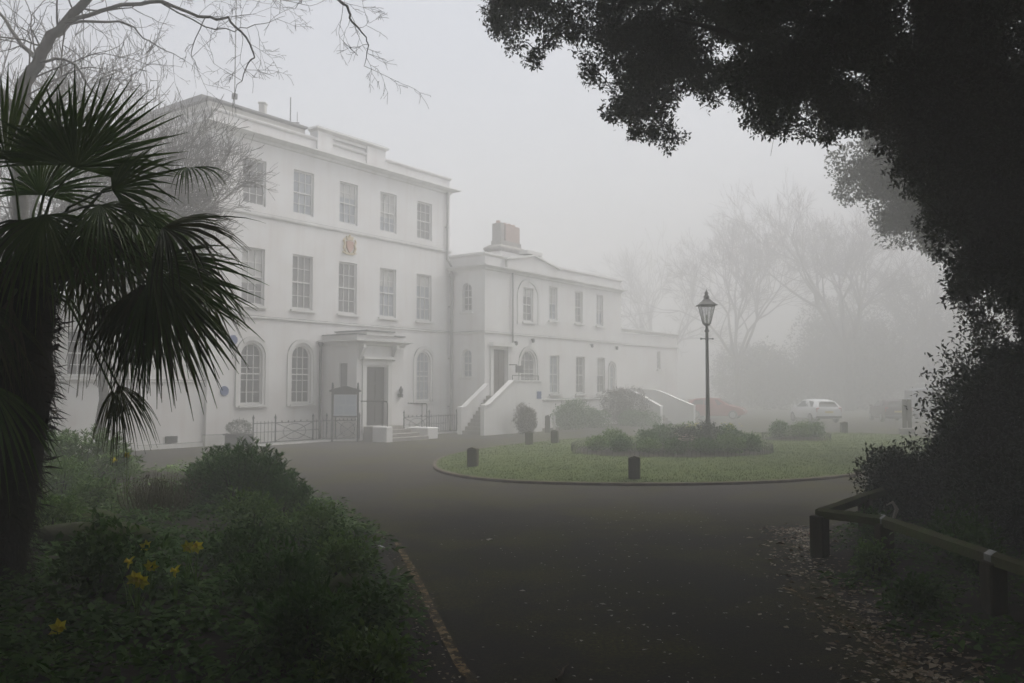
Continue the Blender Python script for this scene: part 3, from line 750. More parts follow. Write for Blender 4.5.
# ---- two storey wing
B = thing('white_wing', 'two storey white stucco wing with chimney and arched recess, right of the tall block', 'house', W0, RZ)
wo = [dict(x=3.70, w=.92, z0=5.62, z1=7.40, k='r')]
for b in (6.1, 8.75, 11.1): wo.append(dict(x=b, w=.82, z0=5.84, z1=7.66, k='u'))
for b in (6.2, 8.88, 11.2): wo.append(dict(x=b, w=.94, z0=1.84, z1=3.93, k='g'))
wo.append(dict(x=3.72, w=1.36, z0=1.72, z1=4.08, arch=True, k='a'))
wo.append(dict(x=12.56, w=.6, z0=1.98, z1=3.58, arch=True, k='s'))
wdoor = dict(x=1.22, w=1.16, z0=1.78, z1=4.08, k='d'); wo.append(wdoor)
w = MB(); wall_face(w, 0, 13.7, 0, 8.1, wo)
rw = [dict(x=-1.12, w=.58, z0=5.95, z1=7.36, arch=True), dict(x=-1.12, w=.58, z0=2.66, z1=4.08, arch=True)]
sm = MB(); wall_face(sm, -RET + .004, 0, 0, 8.1, rw, y=0, depth=.18)
# side wall: local x (along) -> -y of the wing, mapped so that the opening centre sits 1.13 m from the corner
w.add([(y, -x, z) for x, y, z in sm.V], sm.F)
w.add([(13.7, 0, 0), (13.7, 9, 0), (13.7, 9, 8.1), (13.7, 0, 8.1)], [(0, 1, 2, 3)])
w.build('wall', M['stucco'], B)
MB().box(.1, 13.6, .3, 8.9, 8.05, 8.2).build('roof', M['lead'], B)
PB = [(0, RET - .01), (0, 0), (13.7, 0), (13.7, 9)]
MB().sweep(PB, cornice_prof(8.2, .32, .15)).build('cornice', M['trim'], B)
MB().sweep(PB, [(-.32, 8.0), (-.02, 8.0), (-.02, 8.66), (.05, 8.7), (.08, 8.74), (.08, 8.80), (-.02, 8.85), (-.32, 8.85)]).build('parapet', M['stucco'], B)
MB().sweep(PB, string_prof(4.93, .07, .11)).build('string_course', M['trim'], B)
MB().sweep([(4.7, -.0), (13.7, -.0), (13.7, 9)], string_prof(1.56, .09, .12)).build('string_course', M['trim'], B)
pg = MB(); pg.prism_y([(1.7, 8.24), (6.4, 8.24), (6.4, 8.62), (5.4, 8.84), (4.05, 9.06), (2.7, 8.84), (1.7, 8.62)], -.12, .3)
ped = pg.build('pediment', M['stucco'], B)
pe = MB(); n_ = [(1.55, 8.62), (4.05, 9.08), (6.55, 8.62)]
for (a, b), (c, d_) in zip(n_, n_[1:]):
    pe.prism_y([(a, b), (c, d_), (c, d_ + .10), (a, b + .10)], -.24 - (.001 if a > 3 else 0), .31)
pe.box(3.35, 4.75, -.2, .35, 9.16, 9.34); pe.build('coping', M['trim'], ped)
for o in wo:
    if o['k'] == 'r':
        wn = window(B, o, 0, 1, 4, 'glass_grey', True)
        s = MB(); k = 16; R0, R1, sp_ = .86, 1.02, 6.84
        pi_ = [(3.7 + R0, 5.45)] + [(3.7 + R0 * math.cos(PI * i / k), sp_ + R0 * math.sin(PI * i / k)) for i in range(k + 1)] + [(3.7 - R0, 5.45)]
        po_ = [(3.7 + R1, 5.45)] + [(3.7 + R1 * math.cos(PI * i / k), sp_ + R1 * math.sin(PI * i / k)) for i in range(k + 1)] + [(3.7 - R1, 5.45)]
        V = []; F = []
        for (a, b), (c, d_) in zip(pi_, po_): V += [(a, .01, b), (a, -.05, b), (c, -.07, d_), (c, .01, d_)]
        for i in range(len(pi_) - 1):
            for q in range(3): F.append((i * 4 + q, i * 4 + q + 1, i * 4 + q + 5, i * 4 + q + 4))
        s.add(V, F); s.build('arch_moulding', M['trim'], wn)
    elif o['k'] == 'u': window(B, o, 0, 1, 4, 'glass_grey', True)
    elif o['k'] == 'g': window(B, o, 0, 1, 4, 'glass_curtain', True)
    elif o['k'] == 'a': window(B, o, 0, 2, 5, 'glass_curtain', True, (.14, .06), label='wide round arched window beside the stair landing')
    elif o['k'] == 's': window(B, o, 0, 1, 3, 'glass_grey', True, (.10, .05), label='narrow round arched window near the far stairs')
for o in rw:
    q = MB(); root = window(B, dict(o), 0, 1, 4, 'glass_grey', True, depth=.18)
    root.rotation_euler = (0, 0, -PI / 2)
    root['label'] = 'small arched window in the short side wall'
dd = MB(); dd.box(.66, 1.78, .14, .2, 1.79, 4.07)
for a, b in ((.76, 1.17), (1.27, 1.68)):
    for c, d_ in ((1.95, 2.6), (2.75, 3.45), (3.55, 3.95)): dd.box(a, b, .118, .139, c, d_)
dd.build('door', M['brown_door'], B)
hd = MB(); hd.box(.30, 2.14, -.30, -.001, 4.22, 4.40); hd.box(.40, .62, -.08, -.002, 1.79, 4.218); hd.box(1.82, 2.04, -.08, -.002, 1.79, 4.218); hd.build('door_hood', M['trim'], B)
pp = MB(); pp.tube([(2.18, -.11, 8.0), (2.18, -.11, 4.45)], .05, 8); pp.build('drainpipe', M['pipe'], B)
pp = MB(); pp.tube([(-.11, RET - .25, 8.0), (-.11, RET - .25, 0)], .06, 8); pp.lathe([(.06, 0), (.15, .15), (.15, .3)], 8, (-.13, RET - .25, 7.6)); pp.build('drainpipe', M['pipe'], B)
for xx, zz in ((2.43, 4.42), (3.95, 4.62), (9.95, 4.58), (12.9, 4.55)):
    q = MB(); q.lathe([(.02, -.1), (.08, -.06), (.09, .06), (.04, .12)], 8, (xx, -.14, zz)); q.box(xx - .03, xx + .03, -.12, -.002, zz + .06, zz + .1); q.build('wall_lamp', M['iron'], B)
q = MB(); q.box(1.95, 2.52, -.5, -.44, 2.92, 3.28); q.box(1.9, 1.94, -.5, -.002, 3.3, 3.34); q.box(2.0, 2.04, -.49, -.45, 3.28, 3.34); q.build('hanging_sign', M['iron'], B)
ch = MB(); ch.box(4.75, 7.15, 2.6, 3.6, 8.2, 9.75)
cst = ch.build('chimney', M['stucco'], B)
q = MB(); q.sweep([(4.75, 2.6), (7.15, 2.6), (7.15, 3.6), (4.75, 3.6)], [(-.3, 9.73), (.03, 9.75), (.13, 9.88), (.13, 9.98), (-.1, 10.14), (-.3, 10.14)], closed=True); q.build('chimney_cap', M['stone'], cst)
q = MB(); q.box(4.98, 6.92, 2.75, 3.45, 10.05, 10.4); q.build('chimney_base', M['stone'], cst)
q = MB(); q.box(5.02, 5.36, 2.8, 3.4, 10.401, 11.38); q.build('flue', M['stone'], cst)
q = MB(); q.box(5.5, 6.84, 2.8, 3.4, 10.401, 11.34); q.build('flue', M['brick'], cst)
for xx, zz in ((5.19, 11.37), (5.75, 11.33), (6.17, 11.33), (6.59, 11.33)):
    q = MB(); q.lathe([(.13, 0), (.15, .02), (.13, .05), (.12, .12), (.14, .16), (.09, .16)], 10, (xx, 3.1, zz)); q.build('chimney_pot', M['terracotta'], cst)
# ---- far low block
C_ = thing('low_annex', 'single storey white block fading into fog beyond the wing', 'annex', W0, RZ)
ao = [dict(x=19.3, w=.5, z0=3.4, z1=4.6)]
w = MB(); wall_face(w, 13.703, 22.1, 0, 5.6, ao, y=.25)
w.add([(22.1, .25, 0), (22.1, 8, 0), (22.1, 8, 5.6), (22.1, .25, 5.6)], [(0, 1, 2, 3)]); w.build('wall', M['stucco'], C_)
MB().box(13.75, 22.0, .4, 7.9, 5.35, 5.5).build('roof', M['lead'], C_)
MB().sweep([(13.71, .25), (22.1, .25), (22.1, 8)], cornice_prof(5.85, .16, .12)).build('cornice', M['trim'], C_)
MB().sweep([(13.71, .25), (22.1, .25), (22.1, 8)], string_prof(4.92, .07, .10)).build('string_course', M['trim'], C_)
window(C_, ao[0], .25, 1, 3, 'glass', True)

# ---- outside stairs with raking white walls
st = thing('outside_stairs', 'white stairs with sloping side walls leading to the brown wing door', 'stairs', W0, RZ)
for yy, prof in ((-1.72, [(-2.25, 0), (2.45, 0), (2.45, 2.46), (0, 2.46), (-1.9, 1.36), (-2.25, 1.32)]), (-.24, [(-2.1, 0), (-.03, 0), (-.03, 2.3), (-1.75, 1.24), (-2.1, 1.2)])):
    q = MB(); q.prism_y(prof, yy, yy + .22); s_ = q.build('side_wall', M['limewash'], st)
    c = MB(); top = [p for p in prof[2:]]
    rail = [(a, b) for a, b in top]; 
    for (a, b), (c2, d_) in zip(rail, rail[1:]): c.prism_y([(a, b + .002), (c2, d_ + .002), (c2, d_ + .07), (a, b + .07)], yy - .04, yy + .26)
    c.build('coping', M['limewash'], s_)
for i in range(10):
    MB().box(-2.0 + .2 * i, -2.0 + .2 * (i + 1) - .001 if i < 9 else 2.22, -1.498, -.242 if i < 9 else -.012, 0, .178 * (i + 1)).build('tread', M['stone'], st)
q = MB(); q.box(2.23, 2.45, -1.498, -.01, 0, 2.46); q.build('side_wall', M['stucco'], st)
q = MB(); q.tube([(.1, -1.6, 2.5), (.1, -1.6, 2.75), (2.3, -1.6, 2.75), (2.3, -1.6, 2.5)], .02, 6); q.build('handrail', M['iron'], st)
q = MB(); q.cbox(2.72, 3.10, -1.735, -1.722, 1.62, 1.98, .003)
tag(q.build('blue_sign', M['blue'], None), 'small blue plate on the white stair landing wall', 'sign'); bs = bpy.data.objects['blue_sign']; bs.location = W0; bs.rotation_euler = (0, 0, RZ)
q.V = [(v[0] - .75, v[1], v[2]) for v in q.V]; bs.data.clear_geometry(); bs.data.from_pydata(q.V, [], q.F); bs.data.update()
fs = thing('far_stairs', 'white stairs with curved sloping walls at the far end of the wing', 'stairs', W0, RZ)
for x0, prof in ((12.3, [(0, 1.98), (-1.3, 1.97), (-2.2, 1.57), (-3.2, 1.05), (-3.3, 1.02)]), (14.3, [(0, 2.02), (-1.6, 1.98), (-2.0, 1.93), (-2.5, 1.78), (-3.4, 1.42), (-4.3, 1.08), (-4.45, 1.05)])):
    poly = [(a, b) for a, b in prof] + [(prof[-1][0], 0), (0, 0)]
    q = MB(); q.prism_x([(a - .01, b) for a, b in poly], x0, x0 + .26); s_ = q.build('side_wall', M['limewash'], fs)
    c = MB()
    for (a, b), (c2, d_) in zip(prof, prof[1:]): c.prism_x([(a - .012, b + .002), (c2 - .012, d_ + .002), (c2 - .012, d_ + .09), (a - .012, b + .09)], x0 - .05, x0 + .31)
    c.build('coping', M['limewash'], s_)
for i in range(8):
    MB().box(12.562, 14.298, -3.0 + .2 * i, -3.0 + .2 * (i + 1) - .001 if i < 7 else -.012, 0, .17 * (i + 1)).build('tread', M['stone'], fs)

# blue plaques, aerials, planter
for k, (xx, zz, lb_) in enumerate(((-12.79, 4.0, 'round blue plaque high on the white wall beside the palm'), (-13.15, 2.05, 'round blue plaque low on the white wall behind the palm leaves'))):
    q = MB(); q.lathe([(.18, 0), (.19, .015), (.19, .03), (.17, .035)], 20)
    o = q.build('wall_plaque', M['blue']); o.location = P0 + U * xx + NN * .002 + Vector((0, 0, zz)); o.rotation_euler = (PI / 2, 0, RZ); tag(o, lb_, 'plaque', 'blue plaques on the house wall')
def local(x, y, z): return P0 + U * x - NN * y + Vector((0, 0, z))
q = MB(); q.tube([(0, 0, 0), (0, 0, 4.6)], .022, 5); q.tube([(-.25, 0, 4.2), (.25, 0, 4.2)], .01, 4); q.tube([(-.18, 0, 4.4), (.18, 0, 4.4)], .01, 4); q.lathe([(.03, .28), (.12, .3), (.12, .5), (.03, .52)], 8)
tag(q.build('roof_aerial', M['iron']), 'tall thin aerial mast near the left end of the house roof', 'aerial').location = local(-11.9, 1.4, 13.62)
q = MB(); q.tube([(0, 0, 0), (0, 0, 1.15)], .025, 5); q.tube([(.3, 0, 0), (.3, 0, .5)], .015, 5); q.box(-.1, .4, -.03, .03, 0, .04)
tag(q.build('roof_aerial', M['iron']), 'short whip aerial on the roof left of the raised parapet block', 'aerial').location = local(-9.05, 1.4, 13.62)
q = MB(); q.cbox(-.13, .13, -.16, .16, 0, .52, .02); q.box(-.16, .16, -.19, .19, .521, .58)
tag(q.build('roof_vent_stack', M['attic']), 'small square vent stack on the house roof between two aerials', 'vent stack').location = local(-10.35, 1.6, 13.62)

pc = gnd(238.5, 446.5)
pt = thing('planter', 'clipped dark bush in a square tub at the left end of the railings', 'planter', pc, RZ)
q = MB(); q.cbox(-.36, .36, -.36, .36, 0, .42, .02); q.box(-.40, .40, -.40, .40, .421, .47); q.build('tub', M['tub'], pt)
C, u_ = blob_pts(500, (0, 0, .66), (.44, .44, .30), .7); V, Q = sprig_leaves(C, u_, 3, .04, .06, .035); link_np('foliage', V, Q, M['laurel'], pt)

# ---- iron railings
def railing(name, label, segs_, group):
    """segs_: list of (ax, ay, bx, by, kind) in world xy; kind 'bars' or 'cross'"""
    a0 = Vector((segs_[0][0], segs_[0][1], 0)); r = thing(name, label, 'railings', a0, 0, group)
    H = .92; posts = []
    for ax, ay, bx, by, kind in segs_:
        A_ = Vector((ax, ay, 0)) - a0; B_ = Vector((bx, by, 0)) - a0; d = (B_ - A_); Ln = d.length; e = d / Ln
        m_ = MB(); up = Vector((0, 0, 1))
        m_.tube([A_ + up * (H - .08), B_ + up * (H - .08)], .016, 5); m_.tube([A_ + up * .12, B_ + up * .12], .016, 5)
        if kind == 'bars':
            n = max(2, round(Ln / .17))
            for i in range(1, n): m_.tube([A_ + e * (Ln * i / n) + up * .0, A_ + e * (Ln * i / n) + up * H], [.011, .011], 4)
        else:
            m_.tube([A_ + up * .14 + e * .02, B_ + up * (H - .1) - e * .02], .013, 4); m_.tube([A_ + up * (H - .1) + e * .02, B_ + up * .14 - e * .02], .013, 4)
            c = (A_ + B_) / 2 + up * (H / 2 + .02)
            pts = [c + e * math.cos(w) * Ln * .30 + up * math.sin(w) * .30 for w in [2 * PI * i / 20 for i in range(21)]]
            m_.tube(pts, .012, 4)
            for i in range(1, 6): m_.lathe([(.008, 0), (.03, .03), (.008, .07)], 6, tuple(A_ + e * (Ln * i / 6) + up * (H - .07)))
        m_.build('railing_panel', M['iron'], r)
        for p in (A_, B_):
            if all((p - q_).length > .05 for q_ in posts):
                posts.append(p)
                pm_ = MB(); pm_.tube([p, p + up * (H + .1)], .030, 6); pm_.lathe([(.02, 0), (.045, .03), (.045, .06), (.015, .13), (.0, .18)], 8, tuple(p + up * (H + .08))); pm_.build('post', M['iron'], r)
    kb_ = MB(); pth = [(s_[0] - a0.x, s_[1] - a0.y) for s_ in segs_] + [(segs_[-1][2] - a0.x, segs_[-1][3] - a0.y)]
    kb_.sweep(pth, [(-.12, -.01), (.12, -.01), (.12, .07), (.10, .09), (-.12, .09)]); kb_.build('plinth', M['trim'], r)
    return r
def gx(px): 
    # railing line: parallel to the facade, 1.2 m in front
    a = Vector((-9.62, 32.07)); b = Vector((-7.62, 34.72)); return a
Ra = (-9.62, 32.10); Rb = (-9.02, 32.92); Rc = (-7.93, 34.40); Rd = (-7.5, 34.95)
railing('iron_railings', 'black iron railings with a crossed panel left of the notice board', [(*Ra, *Rb, 'bars'), (*Rb, *Rc, 'cross'), (*Rc, *Rd, 'bars'), (*Rd, -7.2, 35.2, 'bars'), (-7.2, 35.2, -6.25, 35.35, 'cross')], 'iron railings before the house')
f0 = P0 + U * -4.6 + NN * 1.25; f1 = P0 + U * -2.9 + NN * 1.25; f2 = P0 + U * -.9 + NN * 1.25; f3 = P0 + U * .1 + NN * 1.25
railing('iron_railings', 'black iron railings between the porch steps and the outside stairs', [(f0.x, f0.y, f1.x, f1.y, 'cross'), (f1.x, f1.y, f2.x, f2.y, 'bars'), (f2.x, f2.y, f3.x, f3.y, 'cross')], 'iron railings before the house')

# ---- notice board
nb = thing('notice_board', 'black framed notice board with pale blue papers standing before the porch', 'notice board', (-6.72, 34.75, 0), math.radians(2))
for sg in (-1, 1):
    q = MB(); q.cbox(sg * .51 - .04, sg * .51 + .04, -.04, .04, 0, 2.28, .008); q.lathe([(.02, 0), (.05, .04), (.0, .12)], 8, (sg * .51, 0, 2.28)); q.build('post', M['iron'], nb)
q = MB(); q.prism_y([(-.62, 2.0), (.62, 2.0), (.62, 2.08), (.3, 2.17), (0, 2.25), (-.3, 2.17), (-.62, 2.08)], -.13, .10)
q.build('header', M['iron'], nb)
for z0, z1 in ((1.9, 1.998), (.98, 1.04)): q = MB(); q.box(-.46, .46, -.035, .03, z0, z1); q.build('rail', M['iron'], nb)
q = MB(); q.box(-.458, .458, -.02, .02, 1.042, 1.898); bo = q.build('board', M['board'], nb)
q = MB()
for a, b, c, d_ in ((-.4, -.02, 1.5, 1.84), (.04, .4, 1.5, 1.84), (-.4, -.1, 1.1, 1.44), (-.05, .4, 1.1, 1.44)):
    q.box(a, b, -.026, -.021, c, d_)
q.build('paper', M['print'], bo)

# ------------------------------------------------------------------ street lamp
lp = thing('street_lamp', 'black Victorian lantern post rising from the island flower bed', 'street lamp', (6.72, 29.6, 0))
q = MB(); q.lathe([(.20, 0), (.20, .12), (.15, .18), (.13, .75), (.16, .8), (.16, .86), (.09, .95), (.085, 1.1)], 12)
q.build('base', M['iron'], lp)
q = MB(); q.lathe([(.075, 1.1), (.062, 2.4), (.052, 4.08), (.075, 4.1), (.085, 4.14), (.06, 4.18), (.045, 4.24), (.045, 4.32)], 12)
q.tube([(-.19, 0, 3.86), (.19, 0, 3.86)], .018, 6); q.lathe([(.028, 0), (.035, .03), (.028, .06)], 6, (-.2, 0, 3.83)); q.lathe([(.028, 0), (.035, .03), (.028, .06)], 6, (.2, 0, 3.83)); q.lathe([(.05, -.05), (.08, 0), (.05, .05)], 10, (0, 0, 3.86))
q.build('column', M['iron'], lp)
def taper4(q, z0, r0, z1, r1, off=0):
    V = []
    for z, r in ((z0, r0), (z1, r1)): V += [(-r, -r, z), (r, -r, z), (r, r, z), (-r, r, z)]
    return q.add(V, [(0, 1, 5, 4), (1, 2, 6, 5), (2, 3, 7, 6), (3, 0, 4, 7), (3, 2, 1, 0), (4, 5, 6, 7)])
lan = MB()
lan.lathe([(.05, 4.30), (.11, 4.33), (.12, 4.37), (.10, 4.39)], 10)
for sx in (-1, 1):
    for sy in (-1, 1): lan.tube([(sx * .105, sy * .105, 4.37), (sx * .235, sy * .235, 5.0)], .014, 5)
for sx in (-1, 1):
    lan.tube([(sx * .105, 0, 4.37), (sx * .235, 0, 5.0)], .009, 4); lan.tube([(0, sx * .105, 4.37), (0, sx * .235, 5.0)], .009, 4)
for z, r in ((4.38, .107), (5.0, .235)):
    lan.tube([(-r, -r, z), (r, -r, z), (r, r, z), (-r, r, z), (-r, -r, z)], .018, 4)
ln_ = lan.build('lantern', M['iron'], lp)
q = MB(); r0_, r1_ = .098, .226
V = [(-r0_, -r0_, 4.4), (r0_, -r0_, 4.4), (r0_, r0_, 4.4), (-r0_, r0_, 4.4), (-r1_, -r1_, 4.99), (r1_, -r1_, 4.99), (r1_, r1_, 4.99), (-r1_, r1_, 4.99)]
q.add(V, [(0, 1, 5, 4), (1, 2, 6, 5), (2, 3, 7, 6), (3, 0, 4, 7)]); q.build('glazing', M['lampglass'], ln_)
q = MB(); q.lathe([(.03, 4.39), (.05, 4.45), (.03, 4.5), (.045, 4.62), (.03, 4.7)], 8); q.build('burner', M['white_paint'], ln_)
q = MB(); taper4(q, 5.0, .31, 5.035, .31); taper4(q, 5.036, .28, 5.14, .17); taper4(q, 5.141, .165, 5.24, .09); q.lathe([(.085, 5.23), (.10, 5.26), (.10, 5.34), (.06, 5.37), (.05, 5.42), (.07, 5.44), (.02, 5.52), (.0, 5.60)], 10); q.build('lantern_roof', M['iron'], ln_)

# ------------------------------------------------------------------ bollards round the island
def bollard(label, x, y, z):
    r = thing('bollard', label, 'bollard', (x, y, z), random.uniform(-.2, .2), 'short timber bollards round the grass island')
    q = MB(); q.cbox(-.135, .135, -.135, .135, -.1, .50, .018); q.build('post', M['wood_dark'], r)
    q = MB(); q.prism_y([(-.13, .502), (.13, .502), (.0, .545)], -.13, .13); q.build('bollard_cap', M['wood_dark'], r)
    return r
b0 = bollard('short square timber bollard nearest the camera, on the front edge of the island', 2.83, 20.05, .07)
for x, y, lb_ in ((-1.05, 23.2, 'short square timber bollard at the left tip of the grass island'), (.62, 31.6, 'short timber bollard on the back edge of the island, left one of a pair'), (1.62, 32.6, 'short timber bollard on the back edge of the island, right one of a pair'), (15.5, 40.3, 'short timber bollard at the far side of the grass before the white car')):
    dup(b0, (x, y, .05), random.uniform(-.3, .3), lb_)
tpst = thing('tall_post', 'tall twin timber post on a pale block beside the dark bush', 'post', (18.45, 40.3, .0), -.3)
q = MB(); q.cbox(-.20, -.02, -.07, .07, .3, 1.62, .01); q.build('upright', M['wood_dark'], tpst)
q = MB(); q.cbox(.02, .20, -.07, .07, .3, 1.62, .01); q.box(-.019, .019, -.05, .05, .62, 1.55); q.build('upright', M['wood_dark'], tpst)
q = MB(); q.cbox(-.34, .34, -.3, .3, 0, .3, .04); q.build('block', M['stone'], tpst)

# ------------------------------------------------------------------ knee rail fence on the right
fz = lambda x, y: drop(rb_b, x, y)
kf = thing('knee_rail_fence', 'low mossy timber knee rail fence round the dark shrubbery', 'fence', (3.95, 11.0, 0))
fo = Vector((3.95, 11.0, 0))
posts = [(3.95, 11.0), (4.46, 10.45 - .55), (4.60, 8.22), (4.75, 6.2)]
posts = [Vector((*gnd(820, 560).xy, 0)), Vector((*gnd(885, 571).xy, 0)), Vector((*gnd(995, 622).xy, 0))]
d_last = posts[2] - posts[1]
posts.append(posts[2] + d_last * .95)
HT = .60
def fpost(p, ang):
    q = MB(); q.cbox(-.095, .095, -.085, .085, -.15, HT - .035, .014); q.V = [tuple(Matrix.Rotation(ang, 3, 'Z') @ Vector(v) + (p - fo)) for v in q.V]; q.build('post', M['wood_dark'], kf)
back = [posts[0] + Vector((1.25, 1.62, 0)), posts[0] + Vector((2.6, 3.3, 0))]
chain = [back[1], back[0]] + posts
for i, p in enumerate(chain):
    j = min(i, len(chain) - 2); d_ = chain[j + 1] - chain[j]; fpost(p, math.atan2(d_.y, d_.x))
def rail(a, b, z):
    d_ = (b - a); e = d_.normalized(); s = Vector((-e.y, e.x, 0)); q = MB()
    a = a - fo + e * .004; b = b - fo - e * .004
    nseg = 6; V = []; F = []
    pr = [(-.052, -.065), (.052, -.065), (.052, .025), (0, .06), (-.052, .025)]
    for i in range(nseg + 1):
        c = a + (b - a) * i / nseg; wob = rng.normal() * .004
        for o_, zz in pr: V.append(c + s * (o_ + wob) + Vector((0, 0, z + zz + rng.normal() * .003)))
    for i in range(nseg):
        for k in range(5): F.append((i * 5 + k, i * 5 + (k + 1) % 5, i * 5 + 5 + (k + 1) % 5, i * 5 + 5 + k))
    F += [(4, 3, 2, 1, 0), tuple(range(nseg * 5, nseg * 5 + 5))]
    q.add(V, F); return q.build('rail', M['rail_wood'], kf)
for a, b in zip(chain, chain[1:]): rail(a, b, HT)
for i, p in enumerate(posts[1:3]):
    e = (posts[2] - posts[1]).normalized(); s = Vector((-e.y, e.x, 0)); q = MB(); V = []
    for t in (-.06, .06):
        for o_, zz in ((-.056, -.07), (-.056, .028), (0, .066), (.056, .028), (.056, -.07)): V.append(p - fo + e * t + s * o_ + Vector((0, 0, HT + zz)))
    q.add(V, [(0, 1, 6, 5), (1, 2, 7, 6), (2, 3, 8, 7), (3, 4, 9, 8)]); q.build('strap', M['bolt_plate'], kf)

# ------------------------------------------------------------------ cars
def car(name, label, loc, rz, paint, van=False):
    r = thing(name, label, 'van' if van else 'car', loc, rz, 'cars parked beyond the island')
    Ln, W, H = (4.9, 1.95, 2.15) if van else (4.05, 1.75, 1.46)
    # stations: x, sill z, belt z, roof z (None = no cabin), belt half width, roof half width
    hw = W / 2
    if van: st_ = [(-2.42, .45, .95, 1.0, .90, .88), (-2.40, .35, 1.05, 2.0, .96, .84), (-1.9, .28, 1.1, 2.12, .98, .82), (.6, .28, 1.1, 2.15, .98, .82), (1.25, .28, 1.08, 2.05, .98, .78), (1.95, .28, 1.05, 1.12, .96, .80), (2.3, .32, .95, .97, .90, .72), (2.45, .45, .75, .77, .78, .6)]
    else: st_ = [(-2.02, .45, .82, .84, .74, .66), (-1.98, .32, .93, .98, .82, .70), (-1.72, .24, .96, 1.27, .86, .58), (-1.30, .22, .95, 1.40, .875, .58), (-.5, .2, .93, 1.46, .875, .60), (.25, .2, .92, 1.42, .875, .58), (1.05, .2, .91, .97, .87, .70), (1.65, .24, .82, .84, .83, .64), (1.95, .30, .66, .68, .72, .52), (2.05, .42, .55, .56, .62, .45)]
    V = []; F = []; n = 12
    for x, a, b, c, wb, wr in st_:
        mid = (a + b) / 2; sh = min(.05, max(.004, (c - b) * .3))
        half = [(wb * .80, a), (wb * .97, a + .08), (wb * 1.0, mid), (wb * .985, b), (wr + (wb * .985 - wr) * .12, c - sh), (wr * .86, c)]
        ring = [(x, y, z) for y, z in half] + [(x, -y, z) for y, z in half[::-1]]
        V += ring
    for i in range(len(st_) - 1):
        for k in range(n): F.append((i * n + k, (i + 1) * n + k, (i + 1) * n + (k + 1) % n, i * n + (k + 1) % n))
    F += [tuple(range(n)), tuple(range((len(st_) - 1) * n, len(st_) * n))[::-1]]
    body = link_mesh('body', V, F, paint, r, True)
    md = body.modifiers.new('edge', 'EDGE_SPLIT'); md.split_angle = math.radians(32)
    def quad_on(name, pts, mat, par=r, off=.006):
        c = Vector((0, 0, .8)); V_ = [Vector(p) for p in pts]
        nrm = (V_[1] - V_[0]).cross(V_[2] - V_[0]).normalized()
        cen = sum(V_, Vector()) / len(V_)
        if nrm.dot(cen - c) < 0: nrm = -nrm
        o1 = [v + nrm * off for v in V_]; o0 = [v - nrm * .004 for v in V_]; k = len(V_)
        return link_mesh(name, o1 + o0, [tuple(range(k))] + [(i, (i + 1) % k, (i + 1) % k + k, i + k) for i in range(k)], mat, par)
    def side(x0, x1, fb, ft, s):
        """window on the side between stations by interpolation"""
        xs = [q_[0] for q_ in st_]
        def prof(x, t):
            for (A_, B_) in zip(st_, st_[1:]):
                if A_[0] <= x <= B_[0]:
                    f = (x - A_[0]) / (B_[0] - A_[0]); g_ = [A_[k] + (B_[k] - A_[k]) * f for k in range(6)]
                    _, a, b, c, wb, wr = g_; sh = min(.05, max(.004, (c - b) * .3))
                    y0, z0 = wb * .985, b; y1, z1 = wr + (wb * .985 - wr) * .12, c - sh
                    return (x, s * (y0 + (y1 - y0) * t), z0 + (z1 - z0) * t)
        return [prof(x0, fb), prof(x1, fb), prof(x1 if not isinstance(ft, tuple) else ft[1], .9), prof(x0 if not isinstance(ft, tuple) else ft[0], .9)]
    for s in (-1, 1):
        if van:
            for a, b in ((-2.2, -1.3), (-1.2, -.1), (0, 1.0)): quad_on('side_window', side(a, b, .12, .9, s), M['car_glass'])
        else:
            quad_on('side_window', side(-1.55, -.72, .12, (-1.35, -.72), s), M['car_glass']); quad_on('side_window', side(-.66, .72, .12, (-.66, .22), s), M['car_glass'])
    k = len(st_)
    def across(i0, f0, i1, f1, inset, name, mat):
        A_, B_ = st_[i0], st_[i1]
        def top(f): return [A_[q_] + (B_[q_] - A_[q_]) * f for q_ in range(6)]
        a, b = top(f0), top(f1)
        quad_on(name, [(a[0], a[5] * .86 * inset, a[3]), (b[0], b[5] * .86 * inset, b[3]), (b[0], -b[5] * .86 * inset, b[3]), (a[0], -a[5] * .86 * inset, a[3])], mat, r, .008)
    if van: across(0, .45, 1, .95, .95, 'rear_window', M['car_glass']); across(4, .1, 5, .95, .95, 'windscreen', M['car_glass'])
    else: across(1, .06, 2, .92, 1.02, 'rear_window', M['car_glass']); across(5, .1, 6, .95, .98, 'windscreen', M['car_glass'])
    ex = st_[0][0]; fx = st_[-1][0]
    for s in (-1, 1):
        q = MB(); q.cbox(-.09, .09, -.10, .10, 0, .26 if not van else .5, .02); q.V = [(ex + .10 + v[0], s * (.70 if not van else .82) + v[1], (.68 if not van else .7) + v[2]) for v in q.V]; q.build('tail_light', M['tail'], r)
        q = MB(); q.cbox(-.14, .14, -.13, .13, 0, .13, .02); q.V = [(fx - .16 + v[0], s * .56 + v[1], .56 + v[2]) for v in q.V]; q.build('headlight', M['head'], r)
        q = MB(); q.cbox(-.06, .06, -.10, .10, 0, .13, .02); q.V = [((.72 if not van else 1.3) + v[0], s * (hw + .08) + v[1], (.93 if not van else 1.15) + v[2]) for v in q.V]; q.build('mirror', paint, r)
    q = MB(); q.box(ex - .012, ex + .03, -.26, .26, .62, .73) if not van else q.box(ex - .012, ex + .03, -.26, .26, .6, .72); q.build('number_plate', M['plate'], r)
    q = MB(); q.cbox(ex - .05, ex + .2, -.80, .80, .30, .44, .02); q.build('rear_bumper', M['trimblack'], r)
